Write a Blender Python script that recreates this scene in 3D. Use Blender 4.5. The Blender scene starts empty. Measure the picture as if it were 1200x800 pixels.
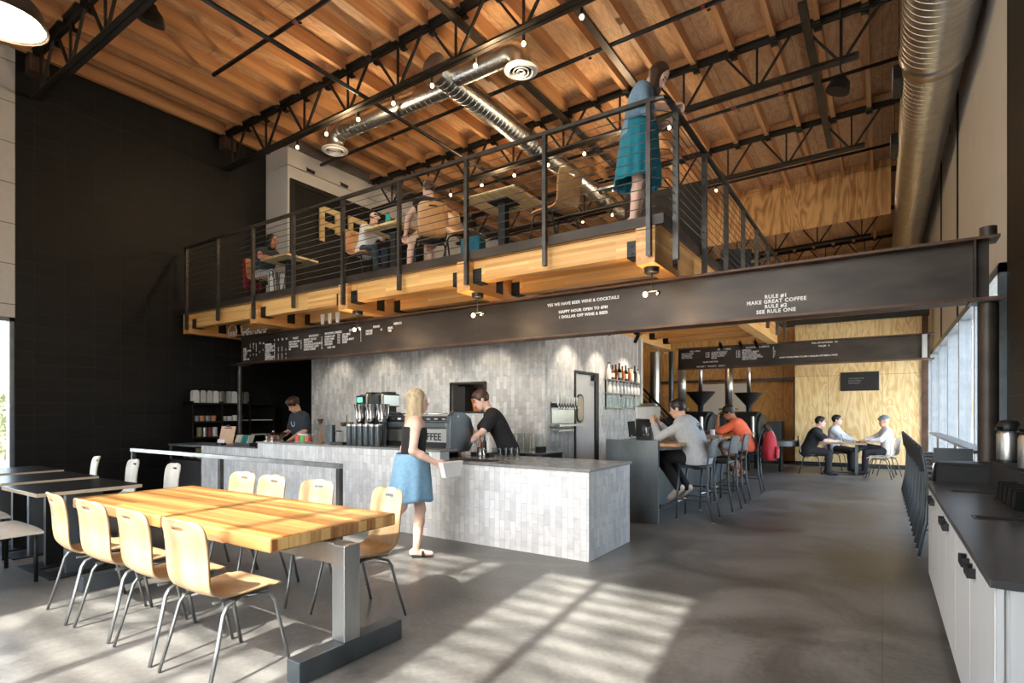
import bpy, bmesh, math, random
import numpy as np
from mathutils import Vector, Matrix, Euler
random.seed(7)
PI = math.pi
SC = bpy.context.scene
COL = SC.collection

# ------------------------------------------------------------------ materials
def _nt(name):
    m = bpy.data.materials.new(name); m.use_nodes = True
    nt = m.node_tree; nt.nodes.clear()
    out = nt.nodes.new('ShaderNodeOutputMaterial'); b = nt.nodes.new('ShaderNodeBsdfPrincipled')
    nt.links.new(b.outputs[0], out.inputs[0])
    return m, nt, b
def _n(nt, t, **kw):
    n = nt.nodes.new('ShaderNode' + t)
    for k, v in kw.items(): setattr(n, k, v)
    return n
def _vec(nt, scale=(1, 1, 1), rot=(0, 0, 0)):
    tc = _n(nt, 'TexCoord'); mp = _n(nt, 'Mapping')
    mp.inputs['Scale'].default_value = scale; mp.inputs['Rotation'].default_value = rot
    nt.links.new(tc.outputs['Object'], mp.inputs[0]); return mp.outputs[0]
def c4(c): return (c[0], c[1], c[2], 1)
def srgb(r, g, b):
    f = lambda v: (v / 255 / 12.92) if v / 255 <= .04045 else ((v / 255 + .055) / 1.055) ** 2.4
    return (f(r), f(g), f(b))
def ramp(nt, fac, stops):
    r = _n(nt, 'ValToRGB'); e = r.color_ramp.elements
    while len(e) < len(stops): e.new(.5)
    for q, (p, c) in zip(e, stops): q.position = p; q.color = c4(c)
    nt.links.new(fac, r.inputs[0]); return r.outputs[0]
def bump(nt, b, h, s, d=.01):
    n = _n(nt, 'Bump'); n.inputs['Strength'].default_value = s; n.inputs['Distance'].default_value = d
    nt.links.new(h, n.inputs['Height']); nt.links.new(n.outputs[0], b.inputs['Normal'])
def PM(name, c1, c2=None, scale=8., rough=.5, metal=0., bmp=0., stretch=(1, 1, 1), detail=4., coat=0., spec=.5, lo=.3, hi=.7):
    m, nt, b = _nt(name)
    b.inputs['Roughness'].default_value = rough; b.inputs['Metallic'].default_value = metal
    b.inputs['Coat Weight'].default_value = coat; b.inputs['Specular IOR Level'].default_value = spec
    c2 = c2 or tuple(min(1, x * 1.12) for x in c1)
    nz = _n(nt, 'TexNoise'); nz.inputs['Scale'].default_value = scale; nz.inputs['Detail'].default_value = detail
    nt.links.new(_vec(nt, stretch), nz.inputs['Vector'])
    nt.links.new(ramp(nt, nz.outputs[0], [(lo, c1), (hi, c2)]), b.inputs['Base Color'])
    if bmp: bump(nt, b, nz.outputs[0], bmp)
    return m
def WOOD(name, c1, c2, axis='x', scale=1., rough=.45, lam=0., lam_axis='z', coat=0.):
    """long grain along an axis; lam = lamination thickness giving board-to-board colour"""
    m, nt, b = _nt(name)
    st = {'x': (.06, 1, 1), 'y': (1, .06, 1), 'z': (1, 1, .06)}[axis]
    v = _vec(nt, tuple(q * scale for q in st))
    a = _n(nt, 'TexNoise'); a.inputs['Scale'].default_value = 14; a.inputs['Detail'].default_value = 6; a.inputs['Distortion'].default_value = .6
    nt.links.new(v, a.inputs['Vector'])
    fac = a.outputs[0]
    if lam:
        tc = _n(nt, 'TexCoord'); sp = _n(nt, 'SeparateXYZ'); nt.links.new(tc.outputs['Object'], sp.inputs[0])
        cb = _n(nt, 'CombineXYZ')
        nt.links.new(sp.outputs[axis.upper()], cb.inputs[0]); nt.links.new(sp.outputs[lam_axis.upper()], cb.inputs[1])
        br = _n(nt, 'TexBrick'); br.inputs['Scale'].default_value = 1; br.inputs['Brick Width'].default_value = 1.7
        br.inputs['Row Height'].default_value = lam; br.inputs['Mortar Size'].default_value = .0012
        br.inputs['Color1'].default_value = (0, 0, 0, 1); br.inputs['Color2'].default_value = (1, 1, 1, 1); br.inputs['Mortar'].default_value = (.1, .1, .1, 1)
        br.offset = .37
        nt.links.new(cb.outputs[0], br.inputs['Vector'])
        mx = _n(nt, 'Mix', data_type='FLOAT'); mx.inputs[0].default_value = .4
        nt.links.new(fac, mx.inputs[2]); nt.links.new(br.outputs['Color'], mx.inputs[3]); fac = mx.outputs[0]
    nt.links.new(ramp(nt, fac, [(.28, c1), (.72, c2)]), b.inputs['Base Color'])
    b.inputs['Roughness'].default_value = rough; b.inputs['Coat Weight'].default_value = coat; b.inputs['Coat Roughness'].default_value = .25
    bump(nt, b, a.outputs[0], .12, .004)
    return m
def PLY(name, c1, c2, plane='xz', rough=.5, seam=(1.22, 2.44), sc=1.):
    """rotary-cut plywood: swirling figure, panel joints"""
    m, nt, b = _nt(name)
    tc = _n(nt, 'TexCoord'); sp = _n(nt, 'SeparateXYZ'); nt.links.new(tc.outputs['Object'], sp.inputs[0])
    cb = _n(nt, 'CombineXYZ')
    nt.links.new(sp.outputs[plane[0].upper()], cb.inputs[0]); nt.links.new(sp.outputs[plane[1].upper()], cb.inputs[1])
    mp = _n(nt, 'Mapping'); mp.inputs['Scale'].default_value = (1.6 * sc, .35 * sc, 1); nt.links.new(cb.outputs[0], mp.inputs[0])
    nz = _n(nt, 'TexNoise'); nz.inputs['Scale'].default_value = 1.5; nz.inputs['Detail'].default_value = 3; nz.inputs['Distortion'].default_value = .8
    nt.links.new(mp.outputs[0], nz.inputs['Vector'])
    ml = _n(nt, 'Math', operation='MULTIPLY'); ml.inputs[1].default_value = 13; nt.links.new(nz.outputs[0], ml.inputs[0])
    fr = _n(nt, 'Math', operation='PINGPONG'); fr.inputs[1].default_value = .5; nt.links.new(ml.outputs[0], fr.inputs[0])
    fine = _n(nt, 'TexNoise'); fine.inputs['Scale'].default_value = 9; fine.inputs['Detail'].default_value = 5; nt.links.new(mp.outputs[0], fine.inputs['Vector'])
    ad = _n(nt, 'Math', operation='ADD'); nt.links.new(fr.outputs[0], ad.inputs[0]); nt.links.new(fine.outputs[0], ad.inputs[1])
    col = ramp(nt, ad.outputs[0], [(.45, c1), (.95, c2)])
    br = _n(nt, 'TexBrick'); br.inputs['Scale'].default_value = 1; br.inputs['Brick Width'].default_value = seam[0]; br.inputs['Row Height'].default_value = seam[1]
    br.inputs['Mortar Size'].default_value = .004; br.inputs['Color1'].default_value = (1, 1, 1, 1); br.inputs['Color2'].default_value = (.88, .86, .84, 1); br.inputs['Mortar'].default_value = (.3, .25, .2, 1)
    br.offset = 0; nt.links.new(cb.outputs[0], br.inputs['Vector'])
    mx = _n(nt, 'Mix', data_type='RGBA', blend_type='MULTIPLY'); mx.inputs[0].default_value = 1
    nt.links.new(col, mx.inputs[6]); nt.links.new(br.outputs['Color'], mx.inputs[7]); nt.links.new(mx.outputs[2], b.inputs['Base Color'])
    b.inputs['Roughness'].default_value = rough
    return m
def BLOCK(name, u, v, bw, rh, c1, c2, mortar, ms=.006, off=0., rough=.6, bmp=.5, vein=0., spec=.5, dark=None):
    """courses of blocks or tiles; u, v name the texture axes, 's' = x + y"""
    m, nt, b = _nt(name)
    tc = _n(nt, 'TexCoord'); sp = _n(nt, 'SeparateXYZ'); nt.links.new(tc.outputs['Object'], sp.inputs[0])
    def ax(q):
        if q == 's':
            a = _n(nt, 'Math', operation='ADD'); nt.links.new(sp.outputs[0], a.inputs[0]); nt.links.new(sp.outputs[1], a.inputs[1]); return a.outputs[0]
        return sp.outputs[q.upper()]
    cb = _n(nt, 'CombineXYZ'); nt.links.new(ax(u), cb.inputs[0]); nt.links.new(ax(v), cb.inputs[1])
    br = _n(nt, 'TexBrick'); br.inputs['Scale'].default_value = 1; br.inputs['Brick Width'].default_value = bw; br.inputs['Row Height'].default_value = rh
    br.inputs['Mortar Size'].default_value = ms; br.inputs['Mortar Smooth'].default_value = .3; br.offset = off
    br.inputs['Color1'].default_value = c4(c1); br.inputs['Color2'].default_value = c4(c2); br.inputs['Mortar'].default_value = c4(mortar)
    nt.links.new(cb.outputs[0], br.inputs['Vector'])
    col = br.outputs['Color']
    nz = _n(nt, 'TexNoise'); nz.inputs['Scale'].default_value = 6; nz.inputs['Detail'].default_value = 8; nz.inputs['Distortion'].default_value = 1.2
    nt.links.new(tc.outputs['Object'], nz.inputs['Vector'])
    mx = _n(nt, 'Mix', data_type='RGBA', blend_type='MULTIPLY'); mx.inputs[0].default_value = vein if vein else .25
    nt.links.new(col, mx.inputs[6]); nt.links.new(ramp(nt, nz.outputs[0], [(.35, (.72, .72, .72)), (.6, (1, 1, 1))]), mx.inputs[7])
    nt.links.new(mx.outputs[2], b.inputs['Base Color'])
    b.inputs['Roughness'].default_value = rough; b.inputs['Specular IOR Level'].default_value = spec
    iv = _n(nt, 'Math', operation='SUBTRACT'); iv.inputs[0].default_value = 1; nt.links.new(br.outputs['Fac'], iv.inputs[1])
    bump(nt, b, iv.outputs[0], bmp, .004)
    return m
def EMIT(name, c, s):
    m, nt, b = _nt(name); b.inputs['Emission Color'].default_value = c4(c); b.inputs['Emission Strength'].default_value = s
    b.inputs['Base Color'].default_value = c4(c); return m
def GLASS(name, c=(1, 1, 1), fac=.12, rough=.02):
    """thin clear pane: mostly see-through with a glossy face"""
    m = bpy.data.materials.new(name); m.use_nodes = True; nt = m.node_tree; nt.nodes.clear()
    out = _n(nt, 'OutputMaterial'); t = _n(nt, 'BsdfTransparent'); g = _n(nt, 'BsdfGlossy'); g.inputs['Roughness'].default_value = rough
    t.inputs[0].default_value = c4(c)
    mx = _n(nt, 'MixShader'); fr = _n(nt, 'LayerWeight'); fr.inputs[0].default_value = .5
    pw = _n(nt, 'Math', operation='POWER'); pw.inputs[1].default_value = 4; nt.links.new(fr.outputs['Facing'], pw.inputs[0])
    ad = _n(nt, 'Math', operation='MULTIPLY_ADD'); ad.inputs[1].default_value = .5; ad.inputs[2].default_value = fac * .35
    nt.links.new(pw.outputs[0], ad.inputs[0]); nt.links.new(ad.outputs[0], mx.inputs[0])
    nt.links.new(t.outputs[0], mx.inputs[1]); nt.links.new(g.outputs[0], mx.inputs[2]); nt.links.new(mx.outputs[0], out.inputs[0]); return m

MT = {}
def mk():
    MT['joist'] = WOOD('fir_joist', srgb(172, 118, 74), srgb(206, 158, 110), 'y', 1., .5)
    MT['deck'] = PLY('roof_plywood', srgb(196, 148, 104), srgb(220, 178, 134), 'xy', .55, (1.22, 2.44), 1.2)
    MT['glu_y'] = WOOD('glulam_along_y', srgb(214, 150, 82), srgb(244, 198, 128), 'y', 1., .4, .038, 'z')
    MT['glu_x'] = WOOD('glulam_along_x', srgb(216, 156, 86), srgb(248, 206, 134), 'x', 1., .4, .038, 'z')
    MT['plank'] = WOOD('deck_plank', srgb(206, 148, 88), srgb(240, 200, 138), 'y', 1., .5, .13, 'x')
    MT['ply_light'] = PLY('pale_plywood_wall', srgb(222, 186, 122), srgb(246, 222, 170), 'xz', .5)
    MT['ply_dark'] = PLY('amber_plywood_wall', srgb(184, 136, 74), srgb(216, 170, 104), 'xz', .5)
    MT['ply_hi'] = PLY('amber_plywood_fascia', srgb(186, 132, 74), srgb(236, 192, 130), 'xz', .5, (1.22, 2.44), .5)
    MT['cmu'] = BLOCK('black_painted_block', 'y', 'z', .4, .2, (.010, .010, .0095), (.0125, .0125, .012), (.022, .022, .021), .006, 0, .5, .5, spec=.25)
    MT['cmu_x'] = BLOCK('black_painted_block_x', 'x', 'z', .4, .2, (.010, .010, .0095), (.0125, .0125, .012), (.022, .022, .021), .006, 0, .5, .5, spec=.25)
    MT['siding'] = BLOCK('white_panel_joints', 'y', 'z', 3.4, .62, (.62, .61, .58), (.65, .64, .61), (.2, .2, .19), .008, .5, .6, .3)
    MT['white'] = PM('white_paint', (.68, .66, .62), (.72, .70, .66), 2, .6)
    MT['white_b'] = PM('white_laminate', (.70, .70, .68), (.73, .73, .71), 30, .4, 0, 0, (1, 1, .05))
    MT['tile'] = BLOCK('marble_tile', 'z', 's', .2, .068, (.50, .49, .475), (.76, .75, .73), (.46, .455, .44), .003, .5, .3, .35, vein=.7)
    MT['tile_bar'] = BLOCK('marble_tile_bar', 'z', 's', .2, .068, (.68, .69, .69), (.88, .885, .88), (.56, .57, .57), .003, .5, .28, .35, vein=.5)
    MT['steel'] = PM('raw_blackened_steel', (.030, .024, .019), (.072, .055, .044), 3.2, .46, .4, .05, (.5, 1, 1.4), 9)
    MT['truss'] = PM('dark_truss_steel', (.014, .012, .010), (.034, .028, .022), 4, .5, .3)
    MT['chairleg'] = PM('clear_coated_steel', (.15, .155, .155), (.27, .275, .275), 6, .36, .8, .03, (1, 1, .3), 8)
    MT['rust'] = PM('rusty_flange_steel', (.075, .040, .024), (.15, .085, .055), 5, .55, .4, .05)
    MT['blk'] = PM('black_metal', (.012, .012, .012), (.02, .02, .02), 12, .45, .3)
    MT['blkm'] = PM('matte_black', (.012, .012, .012), (.018, .018, .018), 20, .7)
    MT['rail'] = PM('grey_steel_rail', (.07, .065, .06), (.12, .115, .11), 6, .42, .7)
    MT['bare'] = PM('bare_steel', (.30, .31, .31), (.50, .51, .51), 5, .33, .9, .04, (1, 1, .25), 8)
    MT['bluesteel'] = PM('dark_blue_steel', (.055, .066, .072), (.13, .15, .16), 3, .38, .5, .03, (1, 1, .4), 8)
    MT['galv'] = PM('galvanised_steel', (.55, .55, .53), (.68, .68, .66), 5, .30, 1.)
    MT['chrome'] = PM('polished_steel', (.62, .62, .61), (.68, .68, .67), 4, .16, 1.)
    MT['inox'] = PM('brushed_stainless', (.50, .50, .48), (.58, .58, .56), 30, .3, 1., 0, (1, 1, .05))
    MT['veneer'] = WOOD('beech_veneer', srgb(170, 136, 98), srgb(194, 163, 124), 'z', 1., .38, coat=.15)
    MT['veneer_w'] = WOOD('warm_veneer_seat', srgb(198, 140, 84), srgb(216, 164, 108), 'y', 1., .35, coat=.15)
    MT['veneer_g'] = WOOD('pale_grey_veneer', srgb(206, 196, 178), srgb(224, 214, 198), 'z', 1., .4)
    MT['slab'] = WOOD('laminated_slab', srgb(138, 92, 46), srgb(200, 152, 92), 'x', .8, .32, .055, 'y', coat=.15)
    MT['endgrain'] = WOOD('end_grain', srgb(150, 92, 44), srgb(232, 190, 120), 'z', 2.2, .5, .07, 'y')
    MT['bark'] = PM('live_edge_knot', srgb(150, 100, 66), srgb(178, 128, 88), 12, .6)
    MT['blacktop'] = PM('black_laminate', (.022, .022, .023), (.03, .03, .03), 6, .22)
    MT['plyedge'] = PM('plywood_edge', srgb(188, 168, 140), srgb(206, 188, 160), 30, .55, 0, 0, (.1, .1, 4))
    MT['counter'] = PM('grey_quartz', (.20, .20, .195), (.27, .27, .265), 18, .24)
    MT['darktop'] = PM('dark_solid_surface', (.052, .052, .054), (.075, .075, .077), 5, .3)
    MT['alum'] = PM('anodised_aluminium', (.20, .235, .27), (.26, .295, .33), 10, .4, .5)
    MT['fabric_g'] = PM('heather_grey_fleece', (.42, .44, .46), (.52, .54, .56), 40, .9)
    MT['skin'] = PM('skin', srgb(206, 158, 130), srgb(222, 178, 150), 14, .5)
    MT['skin_d'] = PM('skin_tan', srgb(176, 120, 92), srgb(194, 138, 108), 14, .5)
    MT['skin_p'] = PM('skin_fair', srgb(224, 182, 160), srgb(236, 198, 178), 14, .5)
    MT['hair_b'] = PM('hair_black', (.010, .008, .007), (.03, .024, .02), 60, .45, 0, .3, (1, 1, .12))
    MT['hair_br'] = PM('hair_brown', (.035, .016, .009), (.085, .042, .024), 60, .45, 0, .3, (1, 1, .12))
    MT['hair_bl'] = PM('hair_blond', srgb(150, 130, 98), srgb(206, 188, 152), 60, .5, 0, .3, (1, 1, .12))
    MT['eye'] = PM('eye_dark', (.02, .015, .012), (.03, .02, .018), 5, .2)
    MT['lip'] = PM('lip', srgb(176, 104, 92), srgb(186, 112, 100), 8, .45)
    MT['glasspane'] = GLASS('window_pane', (.97, .985, .985), .1)
    MT['jar'] = GLASS('drinking_glass', (.9, .93, .93), .2, .05)
    MT['letter'] = PM('white_lettering', (.86, .86, .83), (.9, .9, .88), 5, .6)
    MT['bulb'] = EMIT('warm_bulb_glow', (1, .74, .42), 7)
    MT['lampglow'] = EMIT('lamp_diffuser_glow', (1, .86, .66), 2.0)
    MT['paper'] = PM('white_paper', (.78, .78, .76), (.82, .82, .8), 8, .7)
    MT['concrete_w'] = PM('pale_pavement', (.5, .49, .46), (.58, .57, .54), 3, .9)
def col(name, rgb, rough=.6, metal=0, var=1.15, scale=20, **k):
    if name not in MT: MT[name] = PM(name, tuple(rgb), tuple(min(1, c * var) for c in rgb), scale, rough, metal, **k)
    return MT[name]
mk()

# ------------------------------------------------------------------ mesh builder
class MB:
    def __init__(s): s.v = []; s.f = []
    def add(s, vs, fs):
        o = len(s.v); s.v += [tuple(v) for v in vs]; s.f += [tuple(i + o for i in f) for f in fs]; return s
    def box(s, a, b, bev=0.):
        (x0, y0, z0), (x1, y1, z1) = [min(p, q) for p, q in zip(a, b)], [max(p, q) for p, q in zip(a, b)]
        if bev <= 0:
            return s.add([(x0, y0, z0), (x1, y0, z0), (x1, y1, z0), (x0, y1, z0), (x0, y0, z1), (x1, y0, z1), (x1, y1, z1), (x0, y1, z1)],
                         [(0, 3, 2, 1), (4, 5, 6, 7), (0, 1, 5, 4), (1, 2, 6, 5), (2, 3, 7, 6), (3, 0, 4, 7)])
        bm = bmesh.new(); bmesh.ops.create_cube(bm, size=1)
        for v in bm.verts: v.co = Vector(((x0 + x1) / 2 + v.co.x * (x1 - x0), (y0 + y1) / 2 + v.co.y * (y1 - y0), (z0 + z1) / 2 + v.co.z * (z1 - z0)))
        bmesh.ops.bevel(bm, geom=bm.edges[:], offset=min(bev, .45 * min(x1 - x0, y1 - y0, z1 - z0)), segments=2, affect='EDGES', profile=.5)
        return s.bm(bm)
    def bm(s, bm):
        bm.verts.index_update(); s.add([v.co for v in bm.verts], [[v.index for v in f.verts] for f in bm.faces]); bm.free(); return s
    def obox(s, c, size, R=None):
        R = R or Matrix.Identity(3); c = Vector(c); h = [q / 2 for q in size]
        P = [c + R @ Vector((i * h[0], j * h[1], k * h[2])) for k in (-1, 1) for (i, j) in ((-1, -1), (1, -1), (1, 1), (-1, 1))]
        return s.add(P, [(0, 3, 2, 1), (4, 5, 6, 7), (0, 1, 5, 4), (1, 2, 6, 5), (2, 3, 7, 6), (3, 0, 4, 7)])
    def bar(s, p, q, w, h, up=(0, 0, 1)):
        p, q = Vector(p), Vector(q); d = (q - p); L = d.length; d.normalize(); u = Vector(up)
        if abs(d.dot(u)) > .98: u = Vector((0, 1, 0))
        x = d.cross(u).normalized(); z = x.cross(d)
        R = Matrix((x, d, z)).transposed(); return s.obox((p + q) / 2, (w, L, h), R)
    def tube(s, pts, r, n=10, cap=True, flat=1.):
        pts = [Vector(p) for p in pts]; rs = r if isinstance(r, (list, tuple)) else [r] * len(pts)
        o = len(s.v); prev = None
        for i, p in enumerate(pts):
            d = (pts[min(i + 1, len(pts) - 1)] - pts[max(i - 1, 0)]).normalized()
            if prev is None:
                u = Vector((0, 0, 1)) if abs(d.z) < .9 else Vector((1, 0, 0)); x = d.cross(u).normalized()
            else: x = (prev - d * prev.dot(d)).normalized()
            prev = x; y = d.cross(x)
            for k in range(n):
                a = 2 * PI * k / n; s.v.append(tuple(p + (x * math.cos(a) + y * math.sin(a) * flat) * rs[i]))
        for i in range(len(pts) - 1):
            for k in range(n):
                a, b = o + i * n + k, o + i * n + (k + 1) % n; s.f.append((a, b, b + n, a + n))
        if cap: s.f.append(tuple(o + k for k in range(n))[::-1]); s.f.append(tuple(o + (len(pts) - 1) * n + k for k in range(n)))
        return s
    def lathe(s, prof, c=(0, 0, 0), n=20, axis=(0, 0, 1), cap=True):
        """prof: (radius, height) along axis from c"""
        ax = Vector(axis).normalized(); u = Vector((1, 0, 0)) if abs(ax.x) < .9 else Vector((0, 1, 0))
        x = (u - ax * u.dot(ax)).normalized(); y = ax.cross(x); c = Vector(c); o = len(s.v)
        for r, h in prof:
            for k in range(n):
                a = 2 * PI * k / n; s.v.append(tuple(c + ax * h + (x * math.cos(a) + y * math.sin(a)) * max(r, 1e-4)))
        for i in range(len(prof) - 1):
            for k in range(n):
                a, b = o + i * n + k, o + i * n + (k + 1) % n; s.f.append((a, b, b + n, a + n))
        if cap: s.f.append(tuple(o + k for k in range(n))[::-1]); s.f.append(tuple(o + (len(prof) - 1) * n + k for k in range(n)))
        return s
    def prism(s, poly, a, b, plane='xz'):
        """extrude a 2-D polygon between two values of the third axis"""
        def P(q, t): return {'xz': (q[0], t, q[1]), 'yz': (t, q[0], q[1]), 'xy': (q[0], q[1], t)}[plane]
        n = len(poly); o = len(s.v); s.v += [P(q, a) for q in poly] + [P(q, b) for q in poly]
        s.f += [tuple(o + i for i in range(n))[::-1], tuple(o + n + i for i in range(n))]
        s.f += [(o + i, o + (i + 1) % n, o + n + (i + 1) % n, o + n + i) for i in range(n)]
        return s
    def ell(s, c, r, n=16, m=10, R=None):
        R = R or Matrix.Identity(3); c = Vector(c); o = len(s.v)
        for i in range(m + 1):
            t = PI * i / m
            for k in range(n):
                a = 2 * PI * k / n; q = Vector((r[0] * math.sin(t + 1e-4) * math.cos(a), r[1] * math.sin(t + 1e-4) * math.sin(a), r[2] * math.cos(t)))
                s.v.append(tuple(c + R @ q))
        for i in range(m):
            for k in range(n):
                a, b = o + i * n + k, o + i * n + (k + 1) % n; s.f.append((a, a + n, b + n, b))
        return s
    def obj(s, name, mat, parent=None, smooth=False, loc=None, bev=0., label=None):
        me = bpy.data.meshes.new(name); me.from_pydata(s.v, [], s.f); me.update()
        bm = bmesh.new(); bm.from_mesh(me); bmesh.ops.recalc_face_normals(bm, faces=bm.faces); bm.to_mesh(me); bm.free()
        return link(name, me, mat, parent, smooth, loc, bev, label)
def link(name, me, mat, parent=None, smooth=False, loc=None, bev=0., label=None):
    me.materials.append(mat)
    o = bpy.data.objects.new(name, me); COL.objects.link(o)
    if smooth:
        for p in me.polygons: p.use_smooth = True
        if smooth != 'all':
            try: me.set_sharp_from_angle(angle=math.radians(40))
            except Exception: pass
    if parent: o.parent = parent
    if loc: o.location = loc
    if bev:
        b = o.modifiers.new('edge', 'BEVEL'); b.width = bev; b.segments = 2; b.limit_method = 'ANGLE'
    if label: o['label'] = label
    return o
def tag(o, label, cat, group=None):
    o['label'] = label; o['category'] = cat
    if group: o['group'] = group
    return o
def thing(name, label, cat, loc=(0, 0, 0), rz=0., group=None):
    o = bpy.data.objects.new(name, None); COL.objects.link(o); o.empty_display_size = .1
    o.location = loc; o.rotation_euler = (0, 0, rz); return tag(o, label, cat, group)
def struct(name, b, mat, smooth=False):
    o = b.obj(name, mat, None, smooth); o['kind'] = 'structure'; return o
def dup(root, loc, rz=None, label=None, group=None):
    def cp(o, par):
        c = o.copy(); COL.objects.link(c)
        if par: c.parent = par
        for ch in list(o.children): cp(ch, c)
        return c
    r = cp(root, None); r.location = loc
    if rz is not None: r.rotation_euler = (0, 0, rz)
    if label: r['label'] = label
    if group: r['group'] = group
    return r
def text(body, size, loc, parent, name='lettering', mat=None, rot=(PI / 2, 0, 0), align='LEFT', ext=.002, wide=1., lead=1., bold=0.):
    cu = bpy.data.curves.new('t', 'FONT'); cu.body = body; cu.size = size; cu.align_x = align; cu.extrude = ext; cu.space_character = wide; cu.space_line = lead; cu.offset = bold
    cu.resolution_u = 2
    o = bpy.data.objects.new('t', cu); COL.objects.link(o)
    dg = bpy.context.evaluated_depsgraph_get(); me = bpy.data.meshes.new_from_object(o.evaluated_get(dg))
    bpy.data.objects.remove(o); bpy.data.curves.remove(cu); me.name = name
    w = link(name, me, mat or MT['letter'], parent); w.location = loc; w.rotation_euler = rot; return w
SKY, SUN, BULB, EXPO = 1.2, 8.4, 34., 1.12
# ------------------------------------------------------------------ camera, world, sun
XL, XR, YF, YB = -11.13, 1.05, -.6, 24.
def ceil_z(x): return 7.48 + .023 * x
cam = bpy.data.cameras.new('camera'); cam.sensor_width = 36; cam.lens = 656 / 1200 * 36; cam.shift_y = 84 / 1200; cam.clip_start = .05; cam.clip_end = 400
co = bpy.data.objects.new('camera', cam); COL.objects.link(co); co.location = (0, 0, 1.43); co.rotation_euler = (PI / 2, 0, math.atan(434 / 656)); SC.camera = co
w = bpy.data.worlds.new('sky'); SC.world = w; w.use_nodes = True
nt = w.node_tree; nt.nodes.clear()
wo = nt.nodes.new('ShaderNodeOutputWorld'); bg = nt.nodes.new('ShaderNodeBackground'); sk = nt.nodes.new('ShaderNodeTexSky')
sk.sky_type = 'NISHITA'; sk.sun_disc = False; sk.sun_elevation = math.radians(47); sk.sun_rotation = PI; sk.air_density = 1.; sk.dust_density = 2.5; sk.ozone_density = 1.
mxs = nt.nodes.new('ShaderNodeMix'); mxs.data_type = 'RGBA'; mxs.inputs[0].default_value = .5; mxs.inputs[7].default_value = (1, 1, 1, 1)
nt.links.new(sk.outputs[0], mxs.inputs[6]); nt.links.new(mxs.outputs[2], bg.inputs[0]); bg.inputs[1].default_value = SKY
nt.links.new(bg.outputs[0], wo.inputs[0])
sun = bpy.data.lights.new('sun', 'SUN'); sun.energy = SUN; sun.angle = math.radians(.8); sun.color = (1, .95, .86)
so = bpy.data.objects.new('sun', sun); COL.objects.link(so); so.location = (-3, -12, 14)
so.rotation_euler = Vector((-.115, 1, -1.1)).to_track_quat('-Z', 'Y').to_euler()
def portal(loc, rot, sx, sy):
    l = bpy.data.lights.new('window_portal', 'AREA'); l.shape = 'RECTANGLE'; l.size = sx; l.size_y = sy; l.cycles.is_portal = True
    o = bpy.data.objects.new('window_portal', l); COL.objects.link(o); o.location = loc; o.rotation_euler = rot
portal((-3.68, YF - .3, 2.95), (PI / 2, 0, 0), 2.7, 5.7); portal((-1.27, YF - .3, 2.95), (PI / 2, 0, 0), 1.5, 5.7)
portal((XR + .3, 16, 1.6), (PI / 2, 0, PI / 2), 17, 3.); portal((XL - .3, 1.2, 1.5), (PI / 2, 0, -PI / 2), 3.6, 2.9)

# ------------------------------------------------------------------ room shell
def concrete():
    m, nt, b = _nt('polished_concrete')
    v = _vec(nt)
    a = _n(nt, 'TexNoise'); a.inputs['Scale'].default_value = .9; a.inputs['Detail'].default_value = 9; a.inputs['Roughness'].default_value = .62; a.inputs['Distortion'].default_value = .7; nt.links.new(v, a.inputs['Vector'])
    f = _n(nt, 'TexNoise'); f.inputs['Scale'].default_value = 28; f.inputs['Detail'].default_value = 6; nt.links.new(v, f.inputs['Vector'])
    ad = _n(nt, 'Math', operation='MULTIPLY_ADD'); ad.inputs[1].default_value = .18; nt.links.new(f.outputs[0], ad.inputs[0]); nt.links.new(a.outputs[0], ad.inputs[2])
    c = ramp(nt, ad.outputs[0], [(.43, (.052, .050, .046)), (.56, (.118, .114, .106)), (.70, (.205, .198, .184))])
    br = _n(nt, 'TexBrick'); br.inputs['Scale'].default_value = 1; br.inputs['Brick Width'].default_value = 3.6; br.inputs['Row Height'].default_value = 3.4; br.offset = 0
    br.inputs['Mortar Size'].default_value = .004; br.inputs['Color1'].default_value = (1, 1, 1, 1); br.inputs['Color2'].default_value = (.97, .97, .97, 1); br.inputs['Mortar'].default_value = (.72, .72, .72, 1)
    mp = _vec(nt, (1, 1, 1)); nt.links.new(mp, br.inputs['Vector'])
    mx = _n(nt, 'Mix', data_type='RGBA', blend_type='MULTIPLY'); mx.inputs[0].default_value = 1; nt.links.new(c, mx.inputs[6]); nt.links.new(br.outputs[0], mx.inputs[7])
    nt.links.new(mx.outputs[2], b.inputs['Base Color'])
    nt.links.new(ramp(nt, a.outputs[0], [(.3, (.30, .30, .30)), (.7, (.48, .48, .48))]), b.inputs['Roughness'])
    bump(nt, b, f.outputs[0], .04, .004); return m
struct('floor', MB().box((XL - .27, YF - .25, -.15), (XR + .27, YB + .2, 0)), concrete())
struct('ground', MB().box((-60, -50, -.4), (60, 70, -.16)), MT['concrete_w'])
def slope_box(b, x0, x1, y0, y1, dz0, dz1):
    z = [(x0, y0, ceil_z(x0) + dz0), (x1, y0, ceil_z(x1) + dz0), (x1, y1, ceil_z(x1) + dz0), (x0, y1, ceil_z(x0) + dz0),
         (x0, y0, ceil_z(x0) + dz1), (x1, y0, ceil_z(x1) + dz1), (x1, y1, ceil_z(x1) + dz1), (x0, y1, ceil_z(x0) + dz1)]
    return b.add(z, [(0, 3, 2, 1), (4, 5, 6, 7), (0, 1, 5, 4), (1, 2, 6, 5), (2, 3, 7, 6), (3, 0, 4, 7)])
struct('ceiling', slope_box(MB(), XL - .27, XR + .27, YF - .25, YB + .2, 0, .2), MT['deck'])
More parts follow.
